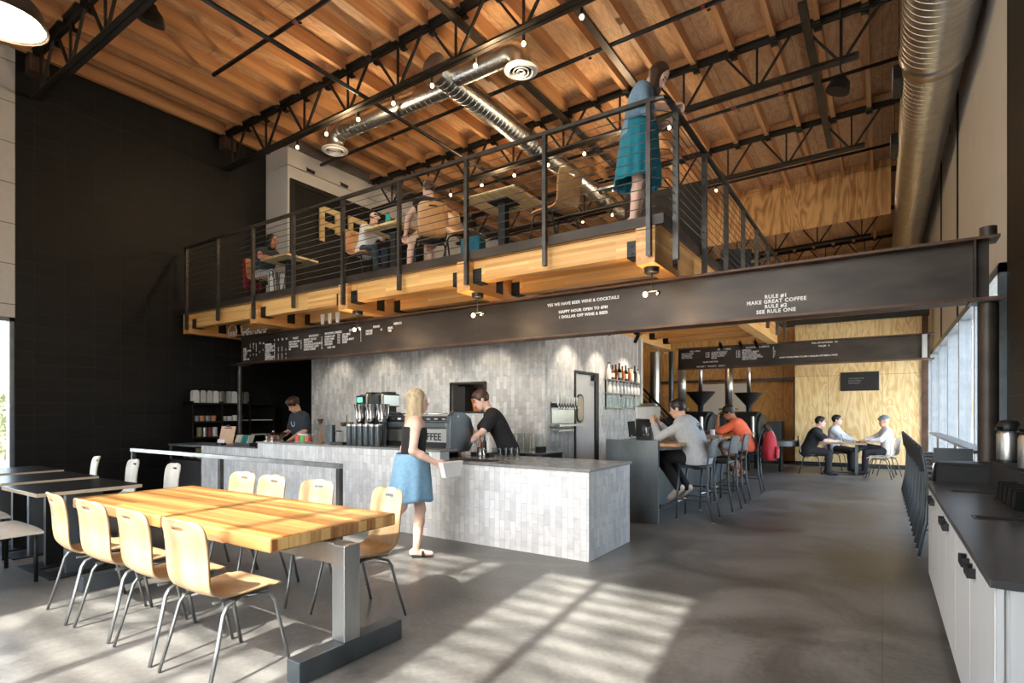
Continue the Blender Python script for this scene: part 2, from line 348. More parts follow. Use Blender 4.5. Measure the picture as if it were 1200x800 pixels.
# left wall: black block, then pale panels over a shop window
struct('wall_left', MB().box((XL - .27, 2.97, 0), (XL, YB, 7.36)), MT['cmu'])
struct('wall_left', MB().box((XL - .27, YF - .25, 2.9), (XL - .01, 2.968, 7.36)), MT['siding'])
def window(name, axis, c, u0, u1, z0, z1, mull, fw=.06, dep=.14, transoms=()):
    """storefront: aluminium frame with a pane as its child; axis 'x' stands in a wall of constant x"""
    def P(u, d, z): return (c + d, u, z) if axis == 'x' else (u, c + d, z)
    b = MB()
    for z in (z0, z1 - fw) + tuple(transoms): b.box(P(u0, -dep / 2, z), P(u1, dep / 2, z + fw))
    for u in [u0 + fw / 2] + list(mull) + [u1 - fw / 2]: b.box(P(u - fw / 2, -dep / 2, z0), P(u + fw / 2, dep / 2, z1))
    o = struct(name, b, MT['alum'])
    MB().box(P(u0 + .01, -.004, z0 + .01), P(u1 - .01, .004, z1 - .01)).obj('window_pane', MT['glasspane'], o)
    return o
window('window_1', 'x', XL - .1, YF, 2.967, .06, 2.9, [.55, 1.75])
struct('wall_left', MB().box((XL - .27, YF - .25, -.15), (XL, 2.968, .058)), MT['blkm'])
# front wall behind the camera, two tall glazed bays
fb = MB()
for x0, x1, z0, z1 in ((XL - .27, -5.02, 0, 7.6), (-2.36, -1.99, 0, 7.6), (-.56, XR + .27, 0, 7.6), (-5.02, -2.36, 5.75, 7.6), (-1.99, -.56, 5.75, 7.6)):
    fb.box((x0, YF - .25, z0), (x1, YF, z1))
struct('wall_front', fb, MT['white'])
window('window_2', 'y', YF - .12, -5.02, -2.36, .02, 5.75, [-3.60], .07, .16)
window('window_3', 'y', YF - .12, -1.99, -.56, .02, 5.75, [-1.40], .07, .16)
# slatted sunshade outside the glazed front
sb = MB()
for i in range(24): sb.box((-8, -6.6 + i * .25, 6.318), (3, -6.6 + i * .25 + .058, 6.33))
for x in (-7.9, -2.6, 2.8): sb.box((x, -6.7, 6.33), (x + .08, -.9, 6.45))
for x in (-7.9, 2.8): sb.box((x, -6.6, -.16), (x + .1, -6.5, 6.33))
tag(sb.obj('sunshade_canopy', MT['blk']), 'dark slatted sunshade canopy outside the front glazing', 'canopy')
# right wall: black block near, then white panels above a long shop window
struct('wall_right', MB().box((XR, YF - .25, 0), (XR + .27, 7.48, 7.6)), MT['cmu'])
struct('wall_right', MB().box((XR, 7.482, 2.96), (XR + .27, YB, 7.6)), MT['white'])
struct('wall_right', MB().box((XR, 7.482, -.15), (XR + .27, YB, .058)), MT['blkm'])
for y in (11.82, 14.9): struct('trim_1', MB().box((XR - .022, y - .035, 2.96), (XR + .002, y + .035, 7.4)), MT['blk'])
window('window_4', 'x', XR + .02, 7.484, YB - .01, .06, 2.96, [9.35, 11.1, 12.9, 14.8, 16.8, 19., 21.3], .10, .16)
# far end
struct('wall_back', MB().box((XL - .27, YB, 0), (XR + .27, YB + .2, 7.6)), MT['ply_dark'])
struct('wall_back', slope_box(MB(), -4.6, .17, 16.02, 16.06, -1.32, -.004), MT['ply_hi'])
struct('wall_back', MB().box((-2.02, 17.3, 0), (XR - .1, 17.5, 3.86)), MT['ply_light'])
struct('wall_back', MB().box((-9, 18.3, 0), (-2.02, 18.5, 3.86)), MT['ply_dark'])
struct('wall_back', MB().box((-2.02, 17.502, 0), (-1.9, 18.5, 3.86)), MT['ply_dark'])
struct('trim_2', MB().box((-2.3, 17.2, 3.862), (XR - .08, 17.5, 4.0)), MT['blk'])
struct('baseboard_back', MB().box((-2.02, 17.27, 0), (XR - .1, 17.298, .11)), MT['blkm'])
struct('trim_2', MB().box((XR - .23, 17.25, .0), (XR - .1, 17.299, 3.86)), MT['rust'])
# tiled service block behind the bar, with its door side
tb = MB()
tb.box((-9.49, 7.1, 0), (-5.9, 7.3, 2.92)).box((-5.18, 7.1, 0), (-4.12, 7.3, 2.92)).box((-5.9, 7.1, 0), (-5.18, 7.3, 1.46)).box((-5.9, 7.1, 1.9), (-5.18, 7.3, 2.92))
tb.box((-4.32, 7.3, 0), (-4.12, 8.03, 2.92)).box((-4.32, 8.93, 0), (-4.12, 10.86, 2.92)).box((-4.32, 8.03, 2.12), (-4.12, 8.93, 2.92))
tb.box((-9.49, 7.3, 0), (-9.3, 10.86, 2.92)).box((-9.3, 10.66, 0), (-4.32, 10.86, 2.92))
struct('wall_bar', tb, MT['tile'])
struct('wall_bar', MB().box((-5.9, 7.75, 1.3), (-5.18, 7.8, 2.1)), MT['white'])
struct('trim_3', MB().box((-4.14, 10.862, 0), (-4.06, 10.96, 2.96)), MT['white'])
# swinging door in the tiled side, with a porthole and black frame
db = MB().box((-4.30, 8.03, 0), (-4.1, 8.07, 2.12)).box((-4.30, 8.80, 0), (-4.1, 8.93, 2.12)).box((-4.30, 8.07, 2.08), (-4.1, 8.80, 2.12))
dr = struct('door_1', db, MT['blk'])
MB().box((-4.17, 8.075, .02), (-4.125, 8.795, 2.075)).obj('door_leaf', PM('grey_door_paint', (.42, .42, .42), (.46, .46, .46), 5, .4), dr, bev=.004)
def rr(u0, u1, v0, v1, r, n=6):
    out = []
    for cx, cy, a0 in ((u1 - r, v1 - r, 0), (u0 + r, v1 - r, PI / 2), (u0 + r, v0 + r, PI), (u1 - r, v0 + r, 3 * PI / 2)):
        for i in range(n + 1): out.append((cx + r * math.cos(a0 + PI / 2 * i / n), cy + r * math.sin(a0 + PI / 2 * i / n)))
    return out
MB().prism(rr(8.12, 8.36, 1.28, 1.74, .10), -4.124, -4.110, 'yz').obj('porthole_rim', MT['blk'], dr)
MB().prism(rr(8.145, 8.335, 1.305, 1.715, .085), -4.1095, -4.107, 'yz').obj('porthole_pane', PM('amber_glass', (.30, .26, .19), (.36, .31, .23), 3, .15), dr)
MB().box((-4.124, 8.66, 1.98), (-4.06, 8.79, 2.06)).obj('door_closer', MT['blk'], dr)
# white service core upstairs with a black opening
struct('wall_upper', slope_box(MB().box((XL + .002, 7.17, 3.4), (-10.37, 15.9, 6.62)), XL + .002, -10.37, 7.17, 15.9, -.6, -.004), MT['white'])
struct('trim_4', MB().box((-10.372, 7.22, 3.4), (-10.33, 7.32, 6.36)).box((-10.372, 7.32, 6.26), (-10.33, 11.3, 6.36)).box((-10.372, 11.2, 3.4), (-10.33, 11.3, 6.26)), MT['blk'])
struct('wall_upper', MB().box((-10.372, 7.32, 3.4), (-10.362, 11.2, 6.26)), MT['cmu'])

# ------------------------------------------------------------------ roof joists and trusses
TY = [3.2, 6.25, 9.5, 12.75, 16.25, 19.3, 22.3]
edges = [YF] + TY + [YB]
xs = [XL + .12 + .6 * i for i in range(21) if XL + .12 + .6 * i < XR - .05]
for a, b in zip(edges[:-1], edges[1:]):
    L = b - a - .14
    base = MB().box((-.04, 0, -.235), (.04, L, -.006)).obj('ceiling_joist', MT['joist']); base['kind'] = 'structure'
    hg = MB()
    for y in (-.012, L + .0): hg.box((-.055, y, -.25), (.055, y + .012, -.17))
    for y in (0, L - .06): hg.box((-.052, y, -.252), (.052, y + .06, -.236))
    h = hg.obj('joist_hanger', MT['blk'], base)
    for i, x in enumerate(xs):
        if i == 0: o = base
        else:
            o = base.copy(); COL.objects.link(o); hc = h.copy(); COL.objects.link(hc); hc.parent = o
        o.location = (x, a + .07, ceil_z(x))
TL = ['second roof truss from the front, with a string of bulbs below it', 'x', 'y']
lab = {3.2: 'black steel roof truss nearest the front, over the communal table', 6.25: 'black roof truss crossing over the front edge of the mezzanine', 9.5: 'black roof truss the branching duct passes through, over mid mezzanine',
       12.75: 'black roof truss just in front of the plywood fascia', 16.25: 'black roof truss carrying the high plywood fascia', 19.3: 'black roof truss seen below the plywood fascia edge', 22.3: 'rearmost black roof truss close to the back wall'}
def truss(y):
    x0, x1 = XL + .03, .98
    t = thing('roof_truss', lab[y], 'truss', (0, y, 0), 0, 'steel roof trusses')
    zt = lambda x: ceil_z(x) - .20; zb = lambda x: ceil_z(x) - .86
    b = MB()
    for d in (-.045, .045): b.bar((x0, d, zt(x0) + .035), (x1, d, zt(x1) + .035), .075, .018); b.bar((x0, d * .4, zt(x0)), (x1, d * .4, zt(x1)), .018, .09)
    b.obj('top_chord', MT['truss'], t)
    b = MB(); bx = -.28
    for d in (-.04, .04): b.bar((x0 + .05, d, zb(x0) - .03), (bx, d, zb(bx) - .03), .066, .016); b.bar((x0 + .05, d * .4, zb(x0)), (bx, d * .4, zb(bx)), .016, .075)
    b.obj('bottom_chord', MT['truss'], t)
    x = x0 + .25; k = 0
    MB().box((x0 - .02, -.055, ceil_z(x0) - .155), (x1, .055, ceil_z(x0) - .07)) if False else None
    nb = MB(); nb.bar((x0, 0, ceil_z(x0) - .08), (x1, 0, ceil_z(x1) - .08), .12, .13); nb.obj('timber_nailer', MT['joist'], t)
    while x < x1:
        if x <= bx: MB().bar((x, 0, zb(x)), (x, 0, zt(x)), .03, .03, (0, 1, 0)).obj('web_strut', MT['truss'], t)
        for s in (-1, 1):
            xt = x + s * .50
            if x0 < xt < x1 and x <= bx + .9: MB().bar((min(x, bx + .02) + s * .04, 0, zb(x)), (xt, 0, zt(xt)), .034, .034).obj('web_strut', MT['truss'], t)
        x += 1.15
    MB().box((XL + .005, -.12, ceil_z(XL) - .52), (XL + .22, .12, ceil_z(XL) - .27)).obj('wall_bracket', MT['rust'], t)
    return t
for y in TY: truss(y)
# flat steel bridging bars running along the roof
for x, y0, y1, l in ((-5.0, 3.3, 16, 'flat black steel bar along the roof, beside the round ceiling diffuser'), (-3.5, 3.3, 9.45, 'flat black steel bar along the roof ending at the truss above the blue skirt'), (-.92, 8.6, 13.6, 'black steel brace under the roof near the big wall duct')):
    tag(MB().bar((x, y0, ceil_z(x) - .40), (x, y1, ceil_z(x) - .40), .11, .05).obj('bridging_bar', MT['steel']), l, 'steel bar')
# sprinkler pipes
def pipe(pts, r, lab, heads=()):
    t = thing('sprinkler_pipe', lab, 'pipe', (0, 0, 0), 0, 'sprinkler pipes')
    MB().tube(pts, r, 10).obj('pipe_run', MT['blk'], t, 'all')
    for h in heads:
        MB().lathe([(.028, -.04), (.034, -.03), (.034, .05), (.02, .06)], h, 10, (1, 0, 0)).obj('pipe_coupling', PM('red_oxide', (.16, .03, .02), (.2, .04, .03), 9, .5) if 'red' not in MT else MT['red'], t)
        MB().lathe([(.012, 0), (.012, .06), (.03, .065), (.03, .07)], (h[0] + .1, h[1], h[2]), 8, (0, 0, -1)).obj('sprinkler_head', MT['chrome'], t)
MT['red'] = PM('red_oxide', (.16, .03, .02), (.2, .04, .03), 9, .5)
pz = lambda x: ceil_z(x) - .36
pipe([(-9.05, 4.9, pz(-9)), (.9, 4.9, pz(.9))], .032, 'black sprinkler pipe crossing the roof over the communal table', [(-6.9, 4.9, pz(-6.9))])
pipe([(-10.3, 7.95, pz(-10.3)), (.9, 7.95, pz(.9))], .034, 'black sprinkler pipe crossing above the branching duct', [(-8.2, 7.95, pz(-8.2)), (-3.9, 7.95, pz(-3.9)), (-2.1, 7.95, pz(-2.1))])
pipe([(-10.3, 10.9, pz(-10.3)), (.4, 10.9, pz(.4))], .03, 'black sprinkler pipe beyond the standing figure, level with the domed camera', [(-2.3, 10.9, pz(-2.3)), (-1.5, 10.9, pz(-1.5))])
pipe([(-10.3, 14.3, pz(-10.3)), (.4, 14.3, pz(.4))], .03, 'farthest black sprinkler pipe, just before the plywood fascia', [(-2.2, 14.3, pz(-2.2)), (-1.4, 14.3, pz(-1.4))])
pipe([(-7.02, 1., 6.565), (-7.02, 14, 6.565)], .034, 'black sprinkler main running front to back on the left of the roof')

# ------------------------------------------------------------------ mezzanine
ZF = 3.38
GX = [-10.95, -8.75, -6.52, -4.30, -1.98]
struct('mezzanine_floor', MB().box((XL + .002, 5.46, 3.30), (-1.84, 13.45, 3.375)), MT['plank'])
struct('trim_5', MB().box((XL + .002, 5.40, 3.30), (-1.79, 5.46, 3.40)).box((-1.838, 5.46, 3.30), (-1.79, 13.45, 3.40)), MT['steel'])
struct('mezzanine_floor', MB().box((XL + .002, 5.47, 3.375), (-1.85, 13.45, 3.392)), MT['blkm'])
MT['plate'] = MT['blk']
def bolts(b, pts, nrm):
    for p in pts: b.lathe([(.013, 0), (.013, .012)], p, 8, nrm)
GL = ['glulam girder under the mezzanine against the black block wall', 'glulam girder under the mezzanine, second from the black wall', 'glulam girder under the mezzanine, third from the black wall', 'glulam girder under the mezzanine with a pendant below its end, fourth from the black wall', 'corner glulam girder at the open end of the mezzanine']
for i, x in enumerate(GX):
    t = thing('glulam_girder', GL[i], 'timber beam', (x, 0, 0), 0, 'glulam girders of the mezzanine')
    MB().box((-.10, 5.41, 2.928), (.10, 13.2, 3.299)).obj('timber', MT['glu_y'], t, bev=.006)
    for y in (6.05,) + (() if i < 4 else (7.6, 9.2)):
        for s in (-1, 1):
            b = MB().box((s * .10, y - .075, 3.0), (s * .108, y + .075, 3.18)); bolts(b, [(s * .108, y, 3.04), (s * .108, y, 3.14)], (s, 0, 0)); b.obj('side_plate', MT['blk'], t)
PY = [5.56, 6.42, 7.3, 8.2, 9.1, 10., 10.9, 11.8, 12.7]
for y in PY:
    for i in range(4):
        x0, x1 = GX[i] + .102, GX[i + 1] - .102
        pl = ('front rim of' if y == 5.56 else 'glulam purlin under') + ' the mezzanine between girders, bay %s from the black wall' % ('first', 'second', 'third', 'fourth')[i]
        if y == 6.42: pl = 'glulam purlin right above the long steel beam, bay %s from the black wall' % ('first', 'second', 'third', 'fourth')[i]
        elif y > 6: pl = 'glulam purlin under the mezzanine behind the steel beam, bay %s from the black wall' % ('first', 'second', 'third', 'fourth')[i]
        else: pl = 'glulam rim beam on the front edge of the mezzanine, bay %s from the black wall' % ('first', 'second', 'third', 'fourth')[i]
        t = thing('glulam_purlin', pl, 'timber beam', (0, y, 0), 0, 'glulam purlins of the mezzanine' if y > 7 else ('rim beams' if y < 6 else 'purlins over the steel beam'))
        MB().box((x0, -.07, 3.04), (x1, .07, 3.299)).obj('timber', MT['glu_x'], t, bev=.005)
        for e, s in ((x0, 1), (x1, -1)):
            b = MB().box((e, -.085, 3.025), (e + s * .012, .085, 3.20)).box((e, -.078, 3.025), (e + s * .12, -.070, 3.20)).box((e, -.078, 3.026), (e + s * .12, .078, 3.038))
            bolts(b, [(e + s * .07, -.078, 3.07), (e + s * .07, -.078, 3.15)], (0, -1, 0)); b.obj('hanger_bracket', MT['blk'], t)
# cable railing
rl = thing('cable_railing', 'dark steel railing with thin horizontal cables round the mezzanine edge', 'railing', (0, 0, 0))
RX, RY = -1.76, 5.37
b = MB().box((XL + .22, RY - .025, 4.50), (RX - .1, RY + .025, 4.54)); b.tube([(RX - .1, RY, 4.52), (RX - .03, RY + .01, 4.52), (RX, RY + .08, 4.52)], .026, 8); b.box((RX - .025, RY + .08, 4.50), (RX + .025, 13.4, 4.54))
b.obj('top_rail', MT['rail'], rl)
PXS = [-10.85, -9.78, -8.70, -7.62, -6.47, -5.35, -4.22, -3.12, -1.93]
for i, x in enumerate(PXS): MB().box((x - .022, RY - .022, 2.99 if i % 2 == 0 else 3.06), (x + .022, RY + .028, 4.5)).obj('post', MT['rail'], rl)
PYS = [5.7, 6.8, 7.9, 9.0, 10.1, 11.2, 12.3, 13.3]
for y in PYS: MB().box((RX - .028, y - .025, 3.0), (RX + .028, y + .025, 4.5)).obj('post', MT['rail'], rl)
for k in range(11):
    z = 3.47 + k * .094
    MB().tube([(XL + .25, RY, z), (RX - .1, RY, z), (RX, RY + .1, z), (RX, 13.4, z)], .0048, 6).obj('cable', MT['rail'], rl)
MB().tube([(XL + .25, RY - .024, 3.25), (RX - .1, RY - .024, 3.25)], .0048, 6).obj("cable", MT["rail"], rl)

# ------------------------------------------------------------------ long steel I-beams carrying the menus
def ibeam(name, label, x0, x1, y, z0, z1, fl=.12, tw=.014, tf=.024):
    t = thing(name, label, 'steel beam', (0, y, 0))
    MB().box((x0, -tw / 2, z0 + tf), (x1 - .06, tw / 2, z1 - tf)).obj('web', MT['steel'], t)
    MB().box((x0, -fl, z1 - tf), (x1, fl, z1)).obj('top_flange', MT['rust'], t)
    MB().box((x0, -fl, z0), (x1, fl, z0 + tf)).obj('bottom_flange', MT['rust'], t)
    MB().box((x1 - .17, -fl + .01, z0 + tf), (x1 - .155, -tw / 2, z1 - tf)).obj('stiffener', MT['steel'], t)
    return t
mb = ibeam('steel_beam', 'long blackened steel beam under the mezzanine front, lettered with the menu', -10.50, .82, 6.24, 2.385, 2.925)
mb2 = ibeam('steel_beam', 'shorter blackened steel beam with a drinks menu, beyond the bar stools', -4.05, .82, 13.32, 2.46, 2.958)
bp = MB().box((.63, -.125, 2.49), (.71, -.118, 2.93)); bolts(bp, [(.67, -.125, 2.54 + i * .085) for i in range(5)], (0, -1, 0)); bp.obj('bolted_plate', MT['bare'], mb2)
tag(MB().tube([(.755, 6.24, 0), (.755, 6.24, 2.384)], .072, 24).box((.62, 6.12, 2.37), (.86, 6.36, 2.3845)).box((.60, 6.1, 0), (.90, 6.38, .02)).obj('steel_post', MT['steel'], None, True), 'round dark steel post under the right end of the long beam', 'post')
tag(MB().tube([(-10.56, 6.24, 0), (-10.56, 6.24, 2.36)], .045, 18).box((-10.7, 6.1, 2.36), (-10.4, 6.38, 2.384)).obj('steel_post', MT['rail'], None, True), 'slim steel post under the left end of the long beam', 'post')
tag(MB().tube([(.755, 6.24, 2.926), (.755, 6.24, 3.02)], .06, 16).obj('post_cap', MT['steel'], None, True), 'short steel stub on the right end of the long beam', 'post')
# ------------------------------------------------------------------ bent-ply chairs
def shell_mesh(w_seat=.205, w_back=.205, hole=True, seat_h=.45, top=.875):
    ctl = [(.225, -.018), (.19, .0), (.08, -.006), (-.05, -.012), (-.13, -.006), (-.185, .02), (-.215, .06), (-.232, .13), (-.243, .22), (-.258, .31), (-.28, .39), (-.297, top - seat_h)]
    P = []
    for i in range(len(ctl) - 1):       # Catmull-Rom through the profile
        p0, p1, p2, p3 = ctl[max(i - 1, 0)], ctl[i], ctl[i + 1], ctl[min(i + 2, len(ctl) - 1)]
        for k in range(5):
            t = k / 5
            P.append(tuple(.5 * (2 * b + (c - a) * t + (2 * a - 5 * b + 4 * c - d) * t * t + (3 * b - a - 3 * c + d) * t ** 3) for a, b, c, d in zip(p0, p1, p2, p3)))
    P.append(ctl[-1])
    S = [0]
    for a, b in zip(P[:-1], P[1:]): S.append(S[-1] + math.dist(a, b))
    L = S[-1]; n = len(P); m = 22; vs = []; fs = []
    for i in range(n):
        s = S[i]; f = s / L
        w = w_seat + (w_back - w_seat) * f - .022 * math.exp(-((f - .42) / .16) ** 2)
        for e, r in ((s, .05), (L - s, .085)):
            if e < r: w = w - r + math.sqrt(max(0, r * r - (r - e) ** 2)) * 1. if e > 0 else w - r
        for j in range(m + 1):
            v = -1 + 2 * j / m; back = max(0, (f - .5) / .5)
            vs.append((w * v, P[i][0] + .030 * back * (v * v), seat_h + P[i][1] + .010 * (1 - back) * (v * v) * (f > .1)))
    for i in range(n - 1):
        for j in range(m):
            e = L - S[i]
            if hole and .055 < e < .085 and 8 <= j < 14: continue
            fs.append((i * (m + 1) + j, i * (m + 1) + j + 1, (i + 1) * (m + 1) + j + 1, (i + 1) * (m + 1) + j))
    return vs, fs
def make_chair(label, group, veneer, legmat, loc=(0, 0, 0), rz=0., hole=True):
    t = thing('plywood_chair', label, 'chair', loc, rz, group)
    b = MB(); b.add(*shell_mesh(hole=hole)); sh = b.obj('seat_shell', veneer, t, 'all')
    so_ = sh.modifiers.new('ply', 'SOLIDIFY'); so_.thickness = .013; so_.offset = 1
    for s in (-1, 1):
        MB().tube([(s * .15, .02, .425), (s * .185, .09, .418), (s * .205, .135, .405), (s * .213, .155, .37), (s * .225, .19, .2), (s * .235, .235, .004)], [.011, .012, .0135, .0135, .013, .012], 8, flat=.75).obj('leg', legmat, t, 'all')
        MB().tube([(s * .15, -.02, .425), (s * .185, -.08, .418), (s * .203, -.125, .405), (s * .21, -.148, .37), (s * .225, -.19, .2), (s * .24, -.245, .004)], [.011, .012, .0135, .0135, .013, .012], 8, flat=.75).obj('leg', legmat, t, 'all')
    MB().box((-.16, -.03, .418), (.16, .03, .43)).box((-.15, -.16, .420), (-.13, .16, .432)).box((.13, -.16, .420), (.15, .16, .432)).obj('seat_frame', legmat, t)
    return t
near = ['nearest beech chair, its back to the camera at the right end of the communal table', 'beech chair second from the right on the near side of the communal table', 'beech chair third from the right on the near side of the communal table', 'beech chair farthest left on the near side of the communal table']
ch0 = make_chair(near[0], 'beech chairs along the near side', MT['veneer'], MT['chairleg'], (-3.09, 1.75, 0), .03)
for k, (x, rz) in enumerate(((-3.67, -.02), (-4.25, .03), (-4.80, -.10))): dup(ch0, (x, 1.75, 0), rz, near[k + 1])
far = ['beech chair turned outward at the far right corner of the communal table', 'beech chair second from the right on the far side of the communal table', 'beech chair third from the right on the far side of the communal table', 'beech chair farthest left on the far side of the communal table']
for k, (x, y, rz) in enumerate(((-3.10, 2.70, PI - .22), (-3.88, 2.72, PI + .03), (-4.53, 2.73, PI - .02), (-5.0, 2.74, PI))): dup(ch0, (x, y, 0), rz, far[k], 'beech chairs along the far side')
lc = make_chair('pale chair against the black wall, first left of the communal table', 'pale chairs by the black wall', MT['veneer_g'], MT['chairleg'], (-6.54, 2.84, 0), PI - .12)
dup(lc, (-7.50, 2.84, 0), PI - .12, 'pale chair against the black wall, middle of the three behind the black tables')
dup(lc, (-8.46, 2.80, 0), PI - .2, 'pale chair against the black wall, nearest the left window and sunlit')

# ------------------------------------------------------------------ communal slab table
t = thing('communal_table', 'long thick laminated wood communal table on heavy steel box legs', 'table', (-4.045, 2.245, 0))
def slab(x0, x1, e):
    b = MB().box((x0, -.465, .678), (x1, .465, .76)); return b.obj('tabletop', MT['slab'], t, bev=.012)
slab(-1.315, .108, -1); slab(.182, 1.315, 1)
for x0, x1 in ((1.3152, 1.3172), (-1.3172, -1.3152)): MB().box((x0, -.455, .688), (x1, .455, .750)).obj('end_grain', MT['endgrain'], t)
MB().box((.118, -.46, .682), (.172, .46, .758)).obj('centre_strip', MT['slab'], t, bev=.006)
for x0, x1, z in ((.62, .90, .70), (-.5, -.34, .72), (-.9, -.8, .72)):
    MB().prism([(x0, .68), (x0 + .03, .70), (x0 + .1, .712), (x1 - .06, .708), (x1, .69), (x1 - .02, .6795)], -.4672, -.464, 'xz').obj('live_edge_knot', MT['bark'], t)
for s in (1, -1):
    x = 1.45 * s if s > 0 else -1.30
    MB().box((x - .055, -.125, .125), (x + .055, -.01, .675), .006).obj('leg_post', MT['bare'], t)
    MB().box((x - .055, -.42, 0), (x + .055, .33, .125), .006).obj('foot_beam', MT['bluesteel'], t)
    MB().box((x - .062, -.125, .60), (x + .062, 0., .676), .004).obj('post_cap', MT['bare'], t) if False else None
MB().box((-1.24, -.11, .555), (1.39, -.01, .676), .006).obj('under_beam', MT['bare'], t)
for x in (-.9, .9): MB().box((x - .05, -.38, .655), (x + .05, .38, .677)).obj('cross_bracket', MT['bluesteel'], t)

# ------------------------------------------------------------------ small black tables and benches at the left
def small_table(label, x0, x1, y0, y1, h=.76, top=MT['blacktop'], grp='black two-seat tables', z0=0., name='cafe_table', und=False, th=.034):
    cx, cy = (x0 + x1) / 2, (y0 + y1) / 2; t = thing(name, label, 'table', (cx, cy, z0), 0, grp); a, b_ = (x1 - x0) / 2, (y1 - y0) / 2
    MB().box((-a, -b_, h - th), (a, b_, h - .004)).obj('tabletop', MT['plyedge'] if not und else top, t, bev=.002)
    MB().box((-a + .003, -b_ + .003, h - .0035), (a - .003, b_ - .003, h)).obj('top_laminate', top, t)
    if und:
        MB().box((-.05, -.05, .012), (.05, .05, h - th - .012)).obj('pedestal', MT['blkm'], t)
        MB().box((-.15, -.15, h - th - .0115), (.15, .15, h - th - .0005)).obj('top_plate', MT['blkm'], t)
        MB().lathe([(.26, 0), (.26, .008), (.06, .0119)], (0, 0, 0), 24).obj('base', MT['blkm'], t)
    else:
        for s in (-1, 1): MB().box((s * (a - .2) - .03, -.14, .012), (s * (a - .2) + .03, .14, h - th - .001)).obj('leg', MT['bluesteel'] if s > 0 else MT['blk'], t)
        MB().box((-a + .05, -.3, 0), (a - .05, -.22, .0115)).box((-a + .05, .22, 0), (a - .05, .3, .0115)).box((-a + .05, -.22, 0), (-a + .35, .22, .0115)).box((a - .35, -.22, 0), (a - .05, .22, .0115)).obj('base', MT['blk'], t)
    return t
small_table('black-topped small table nearest the communal table, by the left wall', -6.75, -5.87, 1.70, 2.50)
small_table('black-topped small table in the middle of the three by the left wall', -7.88, -7.0, 1.76, 2.56)
small_table('black-topped small table closest to the left window', -9.02, -8.14, 1.82, 2.62)
def bench(label, x0, x1, y, z=.45):
    t = thing('low_bench', label, 'bench', ((x0 + x1) / 2, y, 0), 0, 'low benches'); a = (x1 - x0) / 2
    b = MB(); n = 14
    prof = [(-a + 2 * a * i / n, z + .022 * (abs(-1 + 2 * i / n) ** 4) * (-1)) for i in range(n + 1)]
    b.prism(prof + [(x, zz - .016) for x, zz in prof[::-1]], -.19, .19, 'xz').obj('seat', MT['veneer_g'], t, True)
    for s in (-1, 1):
        for d in (-.15, .15): MB().tube([(s * (a - .2), d, z - .03), (s * (a - .10), d, z - .032), (s * (a - .06), d, z - .06), (s * (a - .05), d, .004)], .016, 6, flat=.8).obj('leg', MT['blk'], t, 'all')
    return t
bench('pale wooden bench on black legs in front of the nearest small black table', -6.78, -5.93, 1.58)
bench('pale bench at the left edge, in front of the middle small black table', -7.9, -7.06, 1.66)

# ------------------------------------------------------------------ steel queue rail
t = thing('queue_rail', 'square steel queue rail between the communal table and the bar', 'rail', (0, 3.8, 0))
MB().box((-9.25, -.026, .865), (-4.60, .026, .915)).obj('top_bar', MT['bare'], t, bev=.003)
for x in (-9.2, -6.85, -4.63): MB().box((x - .026, -.024, .012), (x + .026, .024, .864)).obj('post', MT['rail'], t); MB().box((x - .07, -.06, 0), (x + .07, .06, .0118)).obj('base_plate', MT['rail'], t)

# ------------------------------------------------------------------ bar counter
t = thing('service_counter', 'long marble-tiled service counter with grey tops', 'counter', (0, 0, 0))
MB().box((-4.22, 4.89, 0), (-2.35, 5.93, .862)).obj('tiled_island', MT['tile_bar'], t)
MB().box((-4.24, 4.87, .8625), (-2.33, 5.95, .892)).obj('island_worktop', MT['counter'], t, bev=.004)
MB().box((-7.8, 4.89, 0), (-4.222, 5.05, .985)).obj('tiled_front', MT['tile_bar'], t)
MB().box((-7.8, 5.052, 0), (-4.222, 5.75, .865)).obj('bar_body', MT['blkm'], t)
MB().box((-7.82, 4.87, .9855), (-4.20, 5.20, 1.008)).obj('raised_ledge', MT['counter'], t, bev=.003)
MB().box((-7.8, 5.202, .866), (-4.222, 5.76, .892)).obj('rear_worktop', MT['counter'], t)
MB().box((-9.40, 4.89, 0), (-7.802, 5.70, .90)).obj('till_section', MT['tile_bar'], t)
MB().box((-9.42, 4.87, .9005), (-7.825, 5.72, .918)).obj('till_worktop', MT['darktop'], t, bev=.003)
MB().box((-4.1, 5.02, .8925), (-3.62, 5.22, .897)).obj('drip_tray', MT['blkm'], t)
# chilled display at the left of the till
t = thing('display_case', 'low dark display case with a steel-framed top left of the till', 'display case', (-10.0, 5.2, 0))
MB().box((-.56, -.25, 0), (.56, .35, .62)).obj('body', MT['blkm'], t)
MB().box((-.58, -.28, .86), (.58, .36, .89)).obj('top', MT['alum'], t, bev=.003)
for x in (-.56, .53):
    for y in (-.26, .31): MB().box((x, y, .621), (x + .03, y + .03, .8595)).obj('frame_post', MT['alum'], t)
MB().box((-.528, -.255, .63), (.528, -.249, .855)).obj('front_pane', MT['jar'], t)
for i in range(7): tag(MB().ell((-10.42 + i * .13, 5.15 + .03 * (i % 2), .648), (.05, .045, .028), 10, 6).obj('pastry', col('crust', srgb(190, 150, 110)), None, 'all'), 'small pastry lying in the low display case', 'pastry', 'pastries in the display case')

# ------------------------------------------------------------------ things on the bar
def on(name, label, cat, loc, grp=None, rz=0): return thing(name, label, cat, loc, rz, grp)
